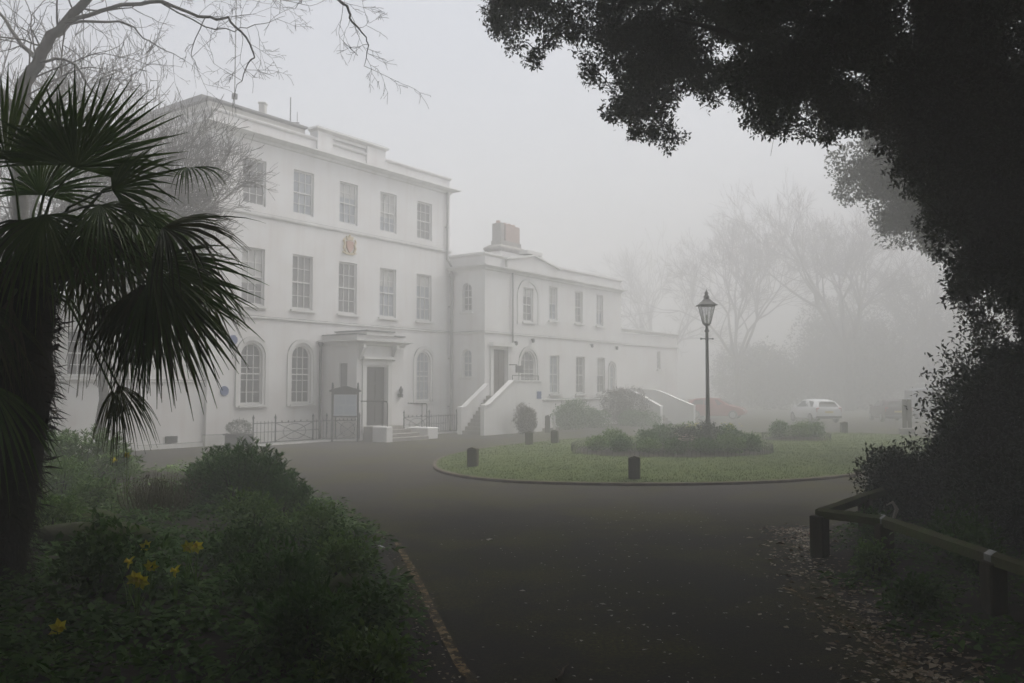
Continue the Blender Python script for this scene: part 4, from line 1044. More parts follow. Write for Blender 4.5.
    for wx in ((-1.25, 1.28) if not van else (-1.5, 1.5)):
        for s in (-1, 1):
            q = MB(); q.lathe([(.16, -.09), (.27, -.10), (.31, -.07), (.31, .07), (.27, .10), (.16, .09)], 20); q.V = [(wx + v[0], s * (hw - .09) + v[2], .31 + v[1]) for v in q.V]
            t = q.build('wheel', M['tyre'], r, True)
            q = MB(); q.lathe([(.04, 0), (.2, -.01), (.2, .015), (.07, .03), (.0, .03)], 12); q.V = [(wx + v[0], s * (hw - .09 + .092 + v[2]), .31 + v[1]) for v in q.V]; q.build('rim', M['rim'], t)
    if not van:
        q = MB(); q.cbox(-1.86, -1.6, -.5, .5, 1.29, 1.325, .008); q.build('spoiler', paint, r)
    return r
car('parked_car', 'white hatchback seen from its rear corner, parked beyond the island', (19.1, 54.5, 0), PI / 2 + .10, M['car_white'])
car('parked_car', 'red hatchback behind the lamp post, facing right', (14.2, 60.0, 0), -.42, M['car_red'])
car('parked_car', 'dark maroon hatchback beside the silver van, deep in fog', (24.3, 55.5, 0), PI / 2 - .15, M['car_dark'])
car('parked_van', 'silver van half hidden behind the dark bush', (29.2, 58.0, 0), -.10, M['car_silver'], True)

# ------------------------------------------------------------------ flowers
def daffodil(label, loc, h, face, size=.085, n=2, grp='daffodils in the left bed'):
    r = thing('daffodil', label, 'daffodil', loc, 0, grp)
    st_ = MB(); lv = MB()
    for i in range(5):
        w = rng.uniform(0, 2 * PI); l = h * rng.uniform(.7, 1.0)
        pts = [(0, 0, 0), (math.cos(w) * .03, math.sin(w) * .03, l * .5), (math.cos(w) * .10, math.sin(w) * .10, l)]
        a = Vector((-math.sin(w), math.cos(w), 0)) * .008
        V = [];
        for p_, k in zip(pts, (1, 1, .2)): V += [Vector(p_) - a * k, Vector(p_) + a * k]
        lv.add(V, [(0, 1, 3, 2), (2, 3, 5, 4)])
    lv.build('leaves', M['fresh'], r)
    for i in range(n):
        off = Vector((rng.normal() * .035 * (n > 1), rng.normal() * .03 * (n > 1), h + rng.uniform(-.06, .02) * (n > 1)))
        fd = Vector(face) + Vector(rng.normal(size=3) * .55); fd.normalize()
        neck = off + Vector((0, 0, .0))
        s_ = MB(); s_.tube([(off.x * .2, off.y * .2, 0), (off.x * .6, off.y * .6, h * .6), tuple(neck - fd * .02)], .005, 5); stem = s_.build('stem', M['fresh'], r)
        a = fd.orthogonal().normalized(); b = fd.cross(a)
        V = []; F = []
        for k in range(6):
            w = 2 * PI * k / 6; e = a * math.cos(w) + b * math.sin(w); t = a * -math.sin(w) + b * math.cos(w); base = len(V)
            V += [neck, neck + e * size * .5 + t * size * .34 + fd * .006, neck + e * size - fd * .01, neck + e * size * .5 - t * size * .34 + fd * .006]
            F.append((base, base + 1, base + 2, base + 3))
        fl = link_mesh('flower', V, F, M['daffodil'], stem)
        V = []; F = []; kk = 10
        for q_, (rr, dd) in enumerate(((.012, 0), (.018, .025), (.026, .042))):
            for k in range(kk):
                w = 2 * PI * k / kk; rr2 = rr * (1.12 if q_ == 2 and k % 2 else 1)
                V.append(neck + fd * dd + (a * math.cos(w) + b * math.sin(w)) * rr2 * size / .085)
        for q_ in range(2):
            for k in range(kk): F.append((q_ * kk + k, q_ * kk + (k + 1) % kk, q_ * kk + kk + (k + 1) % kk, q_ * kk + kk + k))
        link_mesh('trumpet', V, F, M['trumpet'], stem)
    return r
DAF = [(138, 580, 7.1, .42, 2, 'largest pair of yellow daffodils, lowest of the near cluster'), (130, 562, 7.3, .46, 1, 'single open yellow daffodil just above the largest pair'), (145, 546, 7.9, .44, 1, 'small yellow daffodil highest in the near cluster'), (151, 566, 7.5, .4, 1, 'small half hidden daffodil right of the largest pair'),
       (176, 571, 7.4, .4, 1, 'yellow daffodil with a drooping head beside the shrub leaves'), (188, 547, 8.0, .44, 1, 'pale yellow daffodil, left one of the upper right pair'), (197, 547, 7.9, .44, 1, 'pale yellow daffodil, right one of the upper right pair'), (58, 630, 6.0, .34, 1, 'lone thin daffodil low among dark leaves at the bottom left'),
       (127, 455, 12.8, .6, 1, 'distant yellow daffodil before the green shrub at the wall'), (114, 460, 13.2, .6, 1, 'tiny orange yellow daffodil farthest back beside the green shrub')]
for px_, py_, Y, h, n, lb_ in DAF:
    t = at(px_, py_, Y); gz = drop(lb_b, t.x, t.y); hh = max(.2, t.z - gz)
    daffodil(lb_, (t.x, t.y, gz), hh, (.25, -1, .1), .068 if Y < 8.5 else .058, n)

reseed('litter on the drive')
# ------------------------------------------------------------------ litter and scraps on the drive
def flat_leaves(n, pts, z0, L, mat, name, tilt=.25):
    C = np.array([(x, y, z0 + rng.random() * .012) for x, y in pts]); n = len(C)
    w = rng.uniform(0, 2 * PI, n); D = np.stack([np.cos(w), np.sin(w), rng.normal(size=n) * tilt * .4], 1)
    N = norm(np.stack([rng.normal(size=n) * tilt, rng.normal(size=n) * tilt, np.ones(n)], 1))
    l = L * rng.uniform(.35, 1.0, n) * (1 + .9 * (rng.random(n) < .12)); V, Q = leaf_geo(C, D, N, l, l * rng.uniform(.4, .7, n), .15)
    V[:, 2] = np.maximum(V[:, 2], C[:, 2].repeat(4) - .002)
    o = link_np(name, V, Q, mat); setting(o, 'stuff'); return o
pts = []
edge_r = [(3.05, 5), (3.19, 6.5), (3.25, 7.4), (3.38, 8.6), (3.75, 11.1), (4.35, 12.7), (4.4, 13.6)]
def along(edge, t):
    k = t * (len(edge) - 1); i = min(int(k), len(edge) - 2); f = k - i
    return np.array(edge[i]) * (1 - f) + np.array(edge[i + 1]) * f
for _ in range(2600):
    p = along(edge_r, rng.random()); s = rng.normal() * .26 - .05 if rng.random() < .8 else abs(rng.normal()) * .5
    pts.append((p[0] + s, p[1] + rng.normal() * .1))
pts = [(x, y) for x, y in pts]
zs_ = [max(0, drop(rb_b, x, y)) for x, y in pts]
o = flat_leaves(0, pts, .006, .075, M['litter'], 'leaf_litter', .35)
co_ = np.repeat(np.array(zs_, np.float32), 4); vv = np.zeros(len(co_) * 3, np.float32); o.data.vertices.foreach_get('co', vv); vv[2::3] += co_; o.data.vertices.foreach_set('co', vv)
edge_l = [(-.5, 5), (-.66, 6.5), (-.93, 8.3), (-1.38, 10.5), (-2.28, 13.4), (-3.4, 16)]
pts = []
for _ in range(420):
    p = along(edge_l, rng.random() ** 1.3); pts.append((p[0] + abs(rng.normal()) * .16 - .03, p[1]))
flat_leaves(0, pts, .006, .055, M['litter'], 'leaf_litter', .3)
pts = []
for _ in range(95):
    y = 5.6 + 10 * rng.random() ** 1.2; x = rng.uniform(-.5 - .12 * max(0, y - 9), 3.2 + .12 * max(0, y - 9))
    for _k in range(int(rng.integers(1, 14)) if x > .6 else int(rng.integers(1, 5))): pts.append((x + rng.normal() * .35, y + rng.normal() * .45))
flat_leaves(0, pts, .005, .042, M['crumbs'], 'leaf_scraps', .2)
def scrap(name, label, cat, px, py, size, mat):
    p = gnd(px, py, .01); q = MB(); s = size
    q.add([(-s, -s * .6, 0), (s * .3, -s * .7, .006), (s, -s * .1, .02), (s * .7, s * .6, .006), (-s * .2, s * .7, .025), (-s * .9, s * .3, .004), (0, 0, .03)], [(0, 1, 6), (1, 2, 6), (2, 3, 6), (3, 4, 6), (4, 5, 6), (5, 0, 6)])
    o = q.build(name, mat); o.location = (p.x, p.y, .006); o.rotation_euler = (0, 0, random.uniform(0, 6)); tag(o, label, cat); return o
scrap('paper_scrap', 'crumpled white paper scrap on the drive beside the left bed', 'litter', 381, 547, .055, M['paper'])
scrap('paper_scrap', 'pale paper scrap in the middle of the dark drive', 'litter', 490, 540, .06, M['crumbs'])
scrap('red_scrap', 'tiny red scrap among fallen leaves by the corner fence post', 'litter', 811, 534, .035, M['red'])
q = MB(); q.tube([(0, 0, .012), (.05, .10, .02), (.07, .24, .015), (.12, .34, .02)], [.012, .011, .009, .004], 6); q.tube([(.055, .13, .02), (.0, .22, .03)], [.007, .003], 5)
p = gnd(556, 681); tag(q.build('stick', M['kerb']), 'short brown broken stick lying on the drive at the front', 'stick').location = (p.x, p.y, 0)
p = gnd(415, 598); q = MB(); q.add([(-.09, -.05, 0), (.08, -.06, .004), (.10, .05, .004), (-.06, .07, .004)], [(0, 1, 2, 3)])

# ------------------------------------------------------------------ shrubs and plants
def shrub(name, label, cat, loc, size, nsprig, per, L, W, mat, group=None, lobes=7, up=.35, spread=.05, shell=.45, stems=5, seed=None):
    reseed(label); r = thing(name, label, cat, loc, random.uniform(0, 6), group)
    rx, ry, rz_ = size; parts = []; st_ = MB()
    for k in range(lobes):
        w = 2 * PI * k / lobes + random.uniform(-.5, .5); d = random.uniform(.15, .55) if k else 0
        s = random.uniform(.42, .66)
        c = np.array((math.cos(w) * d * rx, math.sin(w) * d * ry, rz_ * (.42 + random.uniform(-.08, .28) * (1 - d * .6))))
        C, u_ = blob_pts(max(6, nsprig // lobes), c, (rx * s, ry * s, rz_ * s * .95), shell)
        keep = C[:, 2] > .02; C = C[keep]; u_ = u_[keep]
        if len(C): parts.append(sprig_leaves(C, u_, per, spread, L, W, up))
        if k < stems: st_.tube([(c[0] * .2, c[1] * .2, -.05), tuple(c * .55), tuple(c + np.array((0, 0, rz_ * .2)))], [.02, .015, .006], 5)
    st_.build('stem', M['bark'], r)
    V, Q = cat_geo(parts); link_np('foliage', V, Q, mat, r)
    return r
def whorl_shrub(name, label, cat, loc, size, nshoot, mat, L=.09, W=.022, group=None):
    """upright shoots, each ringed with narrow leaves and ending in a rosette"""
    reseed(label); r = thing(name, label, cat, loc, 0, group); rx, ry, rz_ = size; parts = []; st_ = MB()
    for k in range(nshoot):
        u_ = unit(1)[0]; u_[2] = abs(u_[2]); f = random.uniform(.8, 1.08)
        tip = np.array((u_[0] * rx, u_[1] * ry, .12 + u_[2] * rz_ * .95)) * f
        base = np.array((tip[0] * .25, tip[1] * .25, 0)); d = tip - base
        if k % 4 == 0: st_.tube([tuple(base), tuple(base + d * .6 + np.array((0, 0, -.03))), tuple(tip)], [.011, .008, .004], 4)
        n = 26; t = 1 - rng.random(n) ** 1.6 * .5
        C = base + d * t[:, None] + rng.normal(size=(n, 3)) * .008
        w = rng.uniform(0, 2 * PI, n); out = np.stack([np.cos(w), np.sin(w), .35 + .9 * (t - .55) + rng.normal(size=n) * .15], 1)
        D = norm(out + d / np.linalg.norm(d) * .5); N = norm(np.stack([-np.cos(w) * .3, -np.sin(w) * .3, np.ones(n)], 1))
        l = L * rng.uniform(.7, 1.15, n); parts.append(leaf_geo(C, D, N, l, l * W / L, .18))
    st_.build('stem', M['bark'], r); V, Q = cat_geo(parts); link_np('foliage', V, Q, mat, r); return r
def onbed(px_, py_, Y=None):
    p = gnd(px_, py_, .28) if Y is None else at(px_, py_, Y)
    return (p.x, p.y, drop(lb_b, p.x, p.y))
def xyz(x, y, b=None): return (x, y, drop(b or lb_b, x, y))
whorl_shrub('euphorbia_shrub', 'large rounded dark green shrub of narrow leaves at the far corner of the left bed', 'shrub', xyz(-4.3, 13.7), (.92, .85, .92), 360, M['shrub'], .10, .024)
whorl_shrub('euphorbia_shrub', 'low dark green mound at the right foot of the large rounded shrub', 'shrub', xyz(-3.55, 13.3), (.6, .55, .5), 170, M['shrub'], .09, .022)
whorl_shrub('euphorbia_shrub', 'loose bright green shrub by the white wall, left of the gravel strip', 'shrub', xyz(-8.3, 16.8), (1.05, .8, .98), 240, M['fresh'], .11, .028)
shrub('garden_shrub', 'leafy green shrub behind the palm trunk at the back of the bed', 'shrub', xyz(-9.6, 17.6), (.9, .8, .95), 700, 6, .08, .035, M['shrub'])
shrub('garden_shrub', 'small pale green shrub between the large shrub and the planter', 'shrub', xyz(-5.9, 17.5), (.7, .6, .62), 420, 6, .07, .03, M['fresh'])
# brown tussock
tr = thing('grass_tussock', 'brown and olive tuft of upright stems left of the large rounded shrub', 'ornamental grass', xyz(-5.0, 12.2), 0)
n = 480; w = rng.uniform(0, 2 * PI, n); ra = rng.random(n) ** .6 * .42
C = np.stack([np.cos(w) * ra, np.sin(w) * ra, np.zeros(n)], 1); D = norm(np.stack([np.cos(w) * ra * 1.6 + rng.normal(size=n) * .2, np.sin(w) * ra * 1.6 + rng.normal(size=n) * .2, np.ones(n)], 1))
V, Q = leaf_geo(C, D, norm(np.stack([np.cos(w), np.sin(w), np.zeros(n)], 1)), rng.uniform(.35, .72, n), .010, .25); link_np('stems', V, Q, M['brown_leaf'], tr)
C = C + D * rng.uniform(.2, .6, n)[:, None]; V, Q = leaf_geo(C, norm(unit(n) + np.array((0, 0, .5))), unit(n), .05, .018); link_np('foliage', V, Q, M['brown_leaf'], tr)
PLANTS = [(-1.25, 7.25, .36, .26, 'cover', 'small dark plant at the drive edge below the mossy boulder'), (-1.0, 5.9, .4, .26, 'fresh', 'bright leafy plant lowest at the drive edge'), (-1.75, 8.75, .38, .3, 'fresh', 'bright leafy plant above the mossy boulder at the drive edge'),
          (-6.3, 13.0, .42, .3, 'fresh', 'low bright green plant beside the brown tuft'), (-5.6, 10.6, .4, .3, 'fresh', 'bright green clump behind the mossy rock'), (-3.4, 11.4, .52, .30, 'fresh', 'leafy green mound in front of the large rounded shrub'),
          (-2.5, 11.2, .46, .27, 'fresh', 'rounded green plant at the edge of the drive near the paper scrap'), (-1.95, 9.7, .42, .26, 'cover', 'dark green plant spilling over the drive edge'), (-2.9, 9.2, .5, .3, 'cover', 'dense leafy plant in the middle of the left bed'),
          (-2.1, 7.9, .45, .28, 'shrub', 'leafy plant behind the small mossy boulder'), (-3.6, 7.7, .55, .38, 'cover', 'dark leafy mound between the boulder and the daffodils'), (-1.5, 6.4, .42, .30, 'shrub', 'long leaved plant overhanging the drive at the bottom of the bed'),
          (-7.6, 14.6, .6, .4, 'fresh', 'wide pale green clump behind the palm trunk')]
for x, y, rr, h, mt, lb_ in PLANTS:
    shrub('leafy_plant', lb_, 'plant', xyz(x, y), (rr, rr, h * 1.5), 260, 6, .075 if mt != 'shrub' else .10, .036 if mt != 'shrub' else .026, M[mt], 'leafy plants of the left bed', lobes=5, spread=.05)
# spreading carpet of leaves (nobody could count it)
def carpet(name, poly, bvh, n, xr, yr, mat, hfun, L, per=36, rad=.2, test=None):
    parts = []; k = 0; reseed(name + str(n))
    while k < n:
        y = yr[0] + (yr[1] - yr[0]) * rng.random() ** 1.35; x = rng.uniform(*xr) * (1 if y > 9 else .5 + y / 18)
        if not inside(poly, x, y) or (test and not test(x, y)): k += .2; continue
        k += 1; z = drop(bvh, x, y); h = hfun(x, y) * rng.uniform(.5, 1.15)
        w = rng.uniform(0, 2 * PI, per); r_ = rad * rng.random(per) ** .5; zz = h * (1 - (r_ / rad) ** 2 * .8) * rng.uniform(.35, 1, per)
        C = np.stack([x + np.cos(w) * r_, y + np.sin(w) * r_, z + zz], 1)
        D = norm(np.stack([np.cos(w), np.sin(w), rng.normal(size=per) * .35 + .1], 1)); N = norm(np.stack([rng.normal(size=per) * .35, rng.normal(size=per) * .35, np.ones(per)], 1))
        l = L * rng.uniform(.55, 1.2, per) * (1.5 if rng.random() < .22 else 1); parts.append(leaf_geo(C, D, N, l, l * .5, .15))
    V, Q = cat_geo(parts); o = link_np(name, V, Q, mat); setting(o, 'stuff'); return o
carpet('ground_cover', LEFTBED, lb_b, 1050, (-9, 0), (4.6, 15), M['cover'], lambda x, y: .16 + .16 * (.5 + .5 * math.sin(x * 1.9 + 1) * math.cos(y * 1.3)) + (.06 if y < 7 else 0), .085)
carpet('ground_cover', LEFTBED, lb_b, 240, (-14, 0), (12, 22.5), M['fresh'], lambda x, y: .22, .09, 30, .3)
carpet('ivy_carpet', RIGHTBED, rb_b, 900, (3, 10), (5, 14), M['cover'], lambda x, y: .10 + .10 * (.5 + .5 * math.sin(x * 2.3) * math.cos(y * 1.7)), .07, 26, .2, lambda x, y: min(math.hypot(x - p_.x + .05, y - p_.y + .25) for p_ in posts) > .42 and x > along(edge_r, min(1, max(0, (y - 5) / 8.6)))[0] + .30 + .22 * math.sin(y * 3))
def rock(label, loc, size, mat='moss'):
    r_ = np.random.default_rng(int(abs(loc[0]) * 1000)); V = []; F = []; nu, nv = 14, 8
    ph = r_.uniform(0, 6, 6)
    for i in range(nv + 1):
        t = PI * i / nv
        for j in range(nu):
            a = 2 * PI * j / nu; k = 1 + .12 * math.sin(2 * a + ph[0]) + .1 * math.sin(3 * a + ph[1]) * math.sin(t * 2 + ph[2]) + .05 * r_.normal()
            sx = math.copysign(abs(math.cos(a)) ** .7, math.cos(a)); sy = math.copysign(abs(math.sin(a)) ** .7, math.sin(a))
            V.append((size[0] * math.sin(t) ** .7 * sx * k, size[1] * math.sin(t) ** .7 * sy * k, size[2] * math.cos(t) * (1 + .06 * r_.normal())))
    for i in range(nv):
        for j in range(nu): F.append((i * nu + j, (i + 1) * nu + j, (i + 1) * nu + (j + 1) % nu, i * nu + (j + 1) % nu))
    o = link_mesh('mossy_rock', V, F, M[mat], None, True); o.location = loc; tag(o, label, 'rock', 'mossy rocks in the left bed'); return o
q = xyz(-4.75, 9.9); rock('long flat mossy rock just behind the daffodils', (q[0], q[1], q[2] + .12), (.62, .22, .17))
q = xyz(-7.7, 13.4); rock('flat mossy rock farthest back beside the palm trunk', (q[0], q[1], q[2] + .14), (.5, .3, .18))
q = xyz(-5.7, 11.3); rock('low brownish rock under the tuft of brown stems', (q[0], q[1], q[2] + .1), (.5, .25, .15))
q = xyz(-1.48, 7.9); rock('small rounded mossy boulder beside the drive', (q[0], q[1], q[2] + .14), (.24, .22, .22))

# right-hand shrubs and plants
shrub('laurel_bush', 'low dark evergreen bush just beyond the corner of the knee rail fence', 'bush', xyz(6.15, 13.7, rb_b), (.66, .7, 1.05), 1900, 6, .07, .035, M['laurel'], 'dark evergreen bushes on the right', lobes=9, shell=.6)
shrub('laurel_bush', 'tall dark evergreen bush rising behind the knee rail fence', 'bush', xyz(7.5, 13.2, rb_b), (1.12, 1.2, 2.5), 5200, 6, .078, .038, M['laurel'], 'dark evergreen bushes on the right', lobes=16, shell=.5)
shrub('laurel_bush', 'dark evergreen bush filling the gap between the low bush and the tall bush', 'bush', xyz(6.9, 12.9, rb_b), (.8, .8, 1.55), 2200, 6, .075, .036, M['laurel'], 'dark evergreen bushes on the right', lobes=9, shell=.5)
shrub('laurel_bush', 'broad dark evergreen bush at the right edge of the picture', 'bush', xyz(8.1, 11.6, rb_b), (1.5, 1.3, 2.4), 3000, 6, .08, .038, M['laurel'], 'dark evergreen bushes on the right', lobes=12, shell=.6)
shrub('laurel_bush', 'dark evergreen bush close behind the middle of the knee rail fence', 'bush', xyz(6.35, 11.0, rb_b), (.9, .8, 1.05), 1300, 6, .07, .034, M['laurel'], 'dark evergreen bushes on the right', lobes=8, shell=.6)
for x, y, rr, h, mt, lb_ in [(4.05, 9.7, .22, .22, 'fresh', 'bright green plant between the two left fence posts'), (4.95, 7.75, .24, .24, 'fresh', 'bright green fern at the foot of the right fence post'), (3.8, 8.2, .26, .2, 'cover', 'low leafy plant in the fallen leaves left of the right fence post'),
                             (5.15, 9.6, .34, .3, 'cover', 'dark leafy plant under the middle of the rail'), (5.3, 10.2, .45, .4, 'cover', 'leafy plant behind the middle fence post'), (4.75, 11.4, .3, .3, 'cover', 'leafy plant behind the corner fence post'), (5.6, 8.4, .5, .45, 'shrub', 'dark plant behind the right fence post')]:
    shrub('woodland_plant', lb_, 'plant', xyz(x, y, rb_b), (rr, rr, h * 1.5), 130, 6, .08, .035, M[mt], 'plants under the trees on the right', lobes=5)
q = MB(); q.tube([(0, 0, 0), (.02, 0, .22), (.06, .01, .42), (.10, .0, .55), (.05, .0, .64), (-.03, 0, .60)], [.02, .018, .02, .026, .02, .008], 6)
p = at(889, 518, 11.0); tag(q.build('bent_twig', M['crumbs']), 'pale bent twig sticking up behind the middle fence post', 'twig').location = (p.x, p.y, drop(rb_b, p.x, p.y))

# flower bed on the island
BED = catmull([(2.0, 27.3), (3.2, 26.1), (5.2, 25.7), (7.2, 26.2), (8.4, 27.8), (8.2, 30.3), (6.8, 32), (4.2, 31.6), (2.3, 29.6)], 5)
bsoil, bed_b = mound('bed_soil', BED, (5.2, 28.8), lambda t: .115 + .16 * min(1, t * 2), M['soil'], .015, 8); setting(bsoil)
BED2 = catmull([(10.1, 34.2), (11.1, 33.4), (12.5, 34.0), (12.7, 35.4), (11.4, 36.1), (10.3, 35.4)], 4)
b2soil, bed2_b = mound('bed_soil', BED2, (11.4, 34.8), lambda t: .115 + .1 * min(1, t * 2), M['soil'], .01, 9); setting(b2soil)
def hoops(label, poly, loc):
    r = thing('bed_edging', label, 'edging', loc, 0, 'hooped edging of the flower beds'); q = MB(); pts = [Vector((x, y, .11)) - Vector(loc) for x, y in poly]
    L_ = sum((pts[(i + 1) % len(pts)] - pts[i]).length for i in range(len(pts))); n = int(L_ / .16)
    acc = []
    for i in range(len(pts)):
        a, b = pts[i], pts[(i + 1) % len(pts)]; k = max(1, round((b - a).length / .16))
        for j in range(k): acc.append(a + (b - a) * j / k)
    for i in range(len(acc)):
        a, b = acc[i], acc[(i + 2) % len(acc)]; m_ = (a + b) / 2
        q.tube([a - Vector((0, 0, .05)), a + Vector((0, 0, .17)), m_ + Vector((0, 0, .26)), b + Vector((0, 0, .17)), b - Vector((0, 0, .05))], .007, 4, False)
    q.build('hoops', M['hoop'], r)
hoops('low black hooped edging round the large flower bed', BED, (5.2, 28.8, 0)); hoops('low black hooped edging round the small flower bed', BED2, (11.4, 34.8, 0))
BP = [(2.7, 27.6, .42, .5, 'fresh', 'yellow green plant at the left end of the flower bed'), (3.4, 27.0, .45, .5, 'shrub', 'dark green front plant second from the left in the flower bed'), (4.2, 26.7, .42, .42, 'fresh', 'low bright plant at the front left of the flower bed'), (5.0, 26.4, .45, .5, 'shrub', 'low plant at the front middle of the flower bed'),
      (5.9, 26.6, .5, .46, 'shrub', 'dark low plant below the pale blossoms'), (6.8, 26.8, .5, .6, 'fresh', 'yellow green plant at the front right of the flower bed'), (7.6, 27.5, .5, .62, 'shrub', 'dark round plant at the right end of the flower bed'), (3.3, 28.6, .5, .62, 'fresh', 'taller yellow green plant at the back left of the flower bed'),
      (4.5, 28.4, .55, .6, 'shrub', 'dark mound behind the front row of the flower bed'), (5.6, 28.4, .6, .85, 'laurel', 'tall dark plant in the middle of the flower bed left of the lamp'), (6.5, 28.5, .55, .95, 'laurel', 'tall dark plant directly before the lamp post'), (7.3, 29.0, .55, .8, 'shrub', 'bushy plant right of the lamp post'),
      (5.2, 30.2, .6, .8, 'shrub', 'tall green plant at the back of the flower bed left of the lamp'), (6.3, 30.8, .6, .85, 'fresh', 'leafy plant directly behind the lamp post')]
for x, y, rr, h, mt, lb_ in BP:
    shrub('bedding_plant', lb_, 'plant', xyz(x, y, bed_b), (rr, rr, h * .74), 300, 6, .09, .032, M[mt], 'bedding plants on the island', lobes=5)
for x, y, rr, h, mt, lb_ in [(10.7, 34.5, .55, .7, 'shrub', 'dark left plant of the small flower bed'), (11.5, 34.3, .6, .75, 'fresh', 'yellow green middle plant of the small flower bed'), (12.2, 34.7, .5, .7, 'shrub', 'dark right plant of the small flower bed')]:
    shrub('bedding_plant', lb_, 'plant', xyz(x, y, bed2_b), (rr, rr, h * .74), 300, 6, .09, .032, M[mt], 'bedding plants on the island', lobes=5)
def blossoms(label, c, n, spread, mat, size=.06):
    C = np.array(c) + rng.normal(size=(n, 3)) * np.array(spread)
    parts = [leaf_geo(C, norm(np.stack([np.cos(k + C[:, 0] * 0) * np.ones(n), math.sin(k) * np.ones(n), .3 * np.ones(n)], 1)), np.tile((0, 0, 1.), (n, 1)), size, size * .8) for k in (0, 1.26, 2.5, 3.8, 5.0)]
    V, Q = cat_geo(parts); V -= np.array(c)
    o = link_np('blossom_cluster', V, Q, mat); o.location = c; tag(o, label, 'flowers', 'flowers in the island bed'); return o
blossoms('pale pink blossoms at the front of the flower bed', (5.25, 26.2, .62), 26, (.22, .12, .06), M['flowerpink'], .07)
blossoms('yellow blossoms high in the flower bed left of the lamp', (5.9, 28.1, .95), 16, (.18, .12, .06), M['daffodil'], .05)
blossoms('yellow blossoms high in the flower bed right of the lamp', (7.25, 28.6, .92), 14, (.18, .12, .06), M['daffodil'], .05)

# planting at the foot of the wing
def wl(x, o): p = W0 + U * x + NN * o; return (p.x, p.y, 0)
shrub('wall_shrub', 'round russet topped bush against the white stair wall', 'bush', wl(-.1, 2.55), (.68, .6, 1.2), 1300, 6, .08, .04, M['russet'], 'shrubs along the white wing')
shrub('wall_shrub', 'large rounded green bush under the wing windows', 'bush', wl(4.6, 1.9), (1.5, .9, 1.35), 2200, 6, .09, .04, M['shrub'], 'shrubs along the white wing', lobes=9)
shrub('wall_shrub', 'low green bush right of the large rounded bush', 'bush', wl(7.1, 1.7), (1.1, .7, .95), 1200, 6, .09, .04, M['shrub'], 'shrubs along the white wing')
shrub('wall_shrub', 'tall reddish brown bush beside the far curved stairs', 'bush', wl(10.3, 1.9), (1.7, 1.0, 2.0), 2400, 5, .09, .035, M['russet'], 'shrubs along the white wing', lobes=9)
shrub('wall_shrub', 'dark low bush in front of the reddish brown bush', 'bush', wl(9.9, 3.0), (1.5, .8, .85), 1300, 5, .09, .04, M['shrub'], 'shrubs along the white wing')
p = wl(1.75, 2.5); q = MB(); q.cbox(-.12, .12, -.12, .12, 0, .78, .01); q.prism_y([(-.12, .782), (.12, .782), (0, .85)], -.12, .12); q.build
o = q.build('wooden_post', M['wood_dark']); o.location = p; tag(o, 'short dark post right of the russet bush by the stairs', 'post')
p = wl(2.35, 2.5); q = MB(); q.cbox(-.06, .06, -.06, .06, 0, .75, .008); q.box(-.075, .075, -.075, .075, .751, .79); o = q.build('marker_post', M['white_paint']); o.location = p; tag(o, 'slim white post between the russet bush and the large green bush', 'post')
pk = thing('climbing_plant', 'bare thin climbing plant on the wing wall under the second window', 'climber', wl(7.6, .12)); sg = []
for i in range(14): grow((random.uniform(-.6, .6), random.uniform(-.1, .1), 0), (random.uniform(-.3, .3), 0, 1), .012, .8, 0, 2, sg, rng, .5, 0, .1, (1, 2), 3, .7, .006)
V, Q = segs_geo(sg, 4); link_np('stems', V, Q, M['twig'], pk)

reseed('fan palm')
# ------------------------------------------------------------------ fan palm
pal = thing('fan_palm', 'hairy trunked fan palm with drooping leaves at the left edge of the picture', 'palm tree', (-4.72, 8.0, drop(lb_b, -4.72, 8.0)))
PB_ = Vector(pal.location); ptop = Vector((-4.55, 8.0, 3.35))
q = MB(); tr_ = []; rr = []
for i in range(13):
    t = i / 12; p = Vector((0, 0, -.1)).lerp(ptop - PB_, t); tr_.append(p); rr.append((.20 + .09 * min(1, t * 1.6) - (.10 * max(0, t - .85) / .15)) * (1 + .05 * rng.normal()))
q.tube(tr_, rr, 16); tk = q.build('trunk', M['palm_bark'], pal, True)
n = 5200; t = rng.random(n); w = rng.uniform(0, 2 * PI, n); ax = np.array([(tr_[0].lerp(tr_[-1], float(a))) for a in t]); rad = np.interp(t, np.linspace(0, 1, 13), rr)
od = np.stack([np.cos(w), np.sin(w), np.zeros(n)], 1); C = ax + od * rad[:, None] * .95
D = norm(od * rng.uniform(.25, 1.0, n)[:, None] + np.array((0, 0, -1.0)) * rng.uniform(.2, 1.2, n)[:, None] + rng.normal(size=(n, 3)) * .25)
V, Q = leaf_geo(C, D, od, rng.uniform(.06, .24, n), rng.uniform(.006, .022, n), .2); link_np('fibre', V, Q, M['fibre'], tk)
n = 46
for i in range(n):   # old leaf stubs
    a = random.uniform(0, 2 * PI); t = random.uniform(.45, 1); p = tr_[0].lerp(tr_[-1], t); e = Vector((math.cos(a), math.sin(a), 0))
    sb = MB(); sb.tube([p + e * .18, p + e * .34 + Vector((0, 0, .10))], [.028, .014], 5); sb.build('leaf_stub', M['palm_bark'], tk)
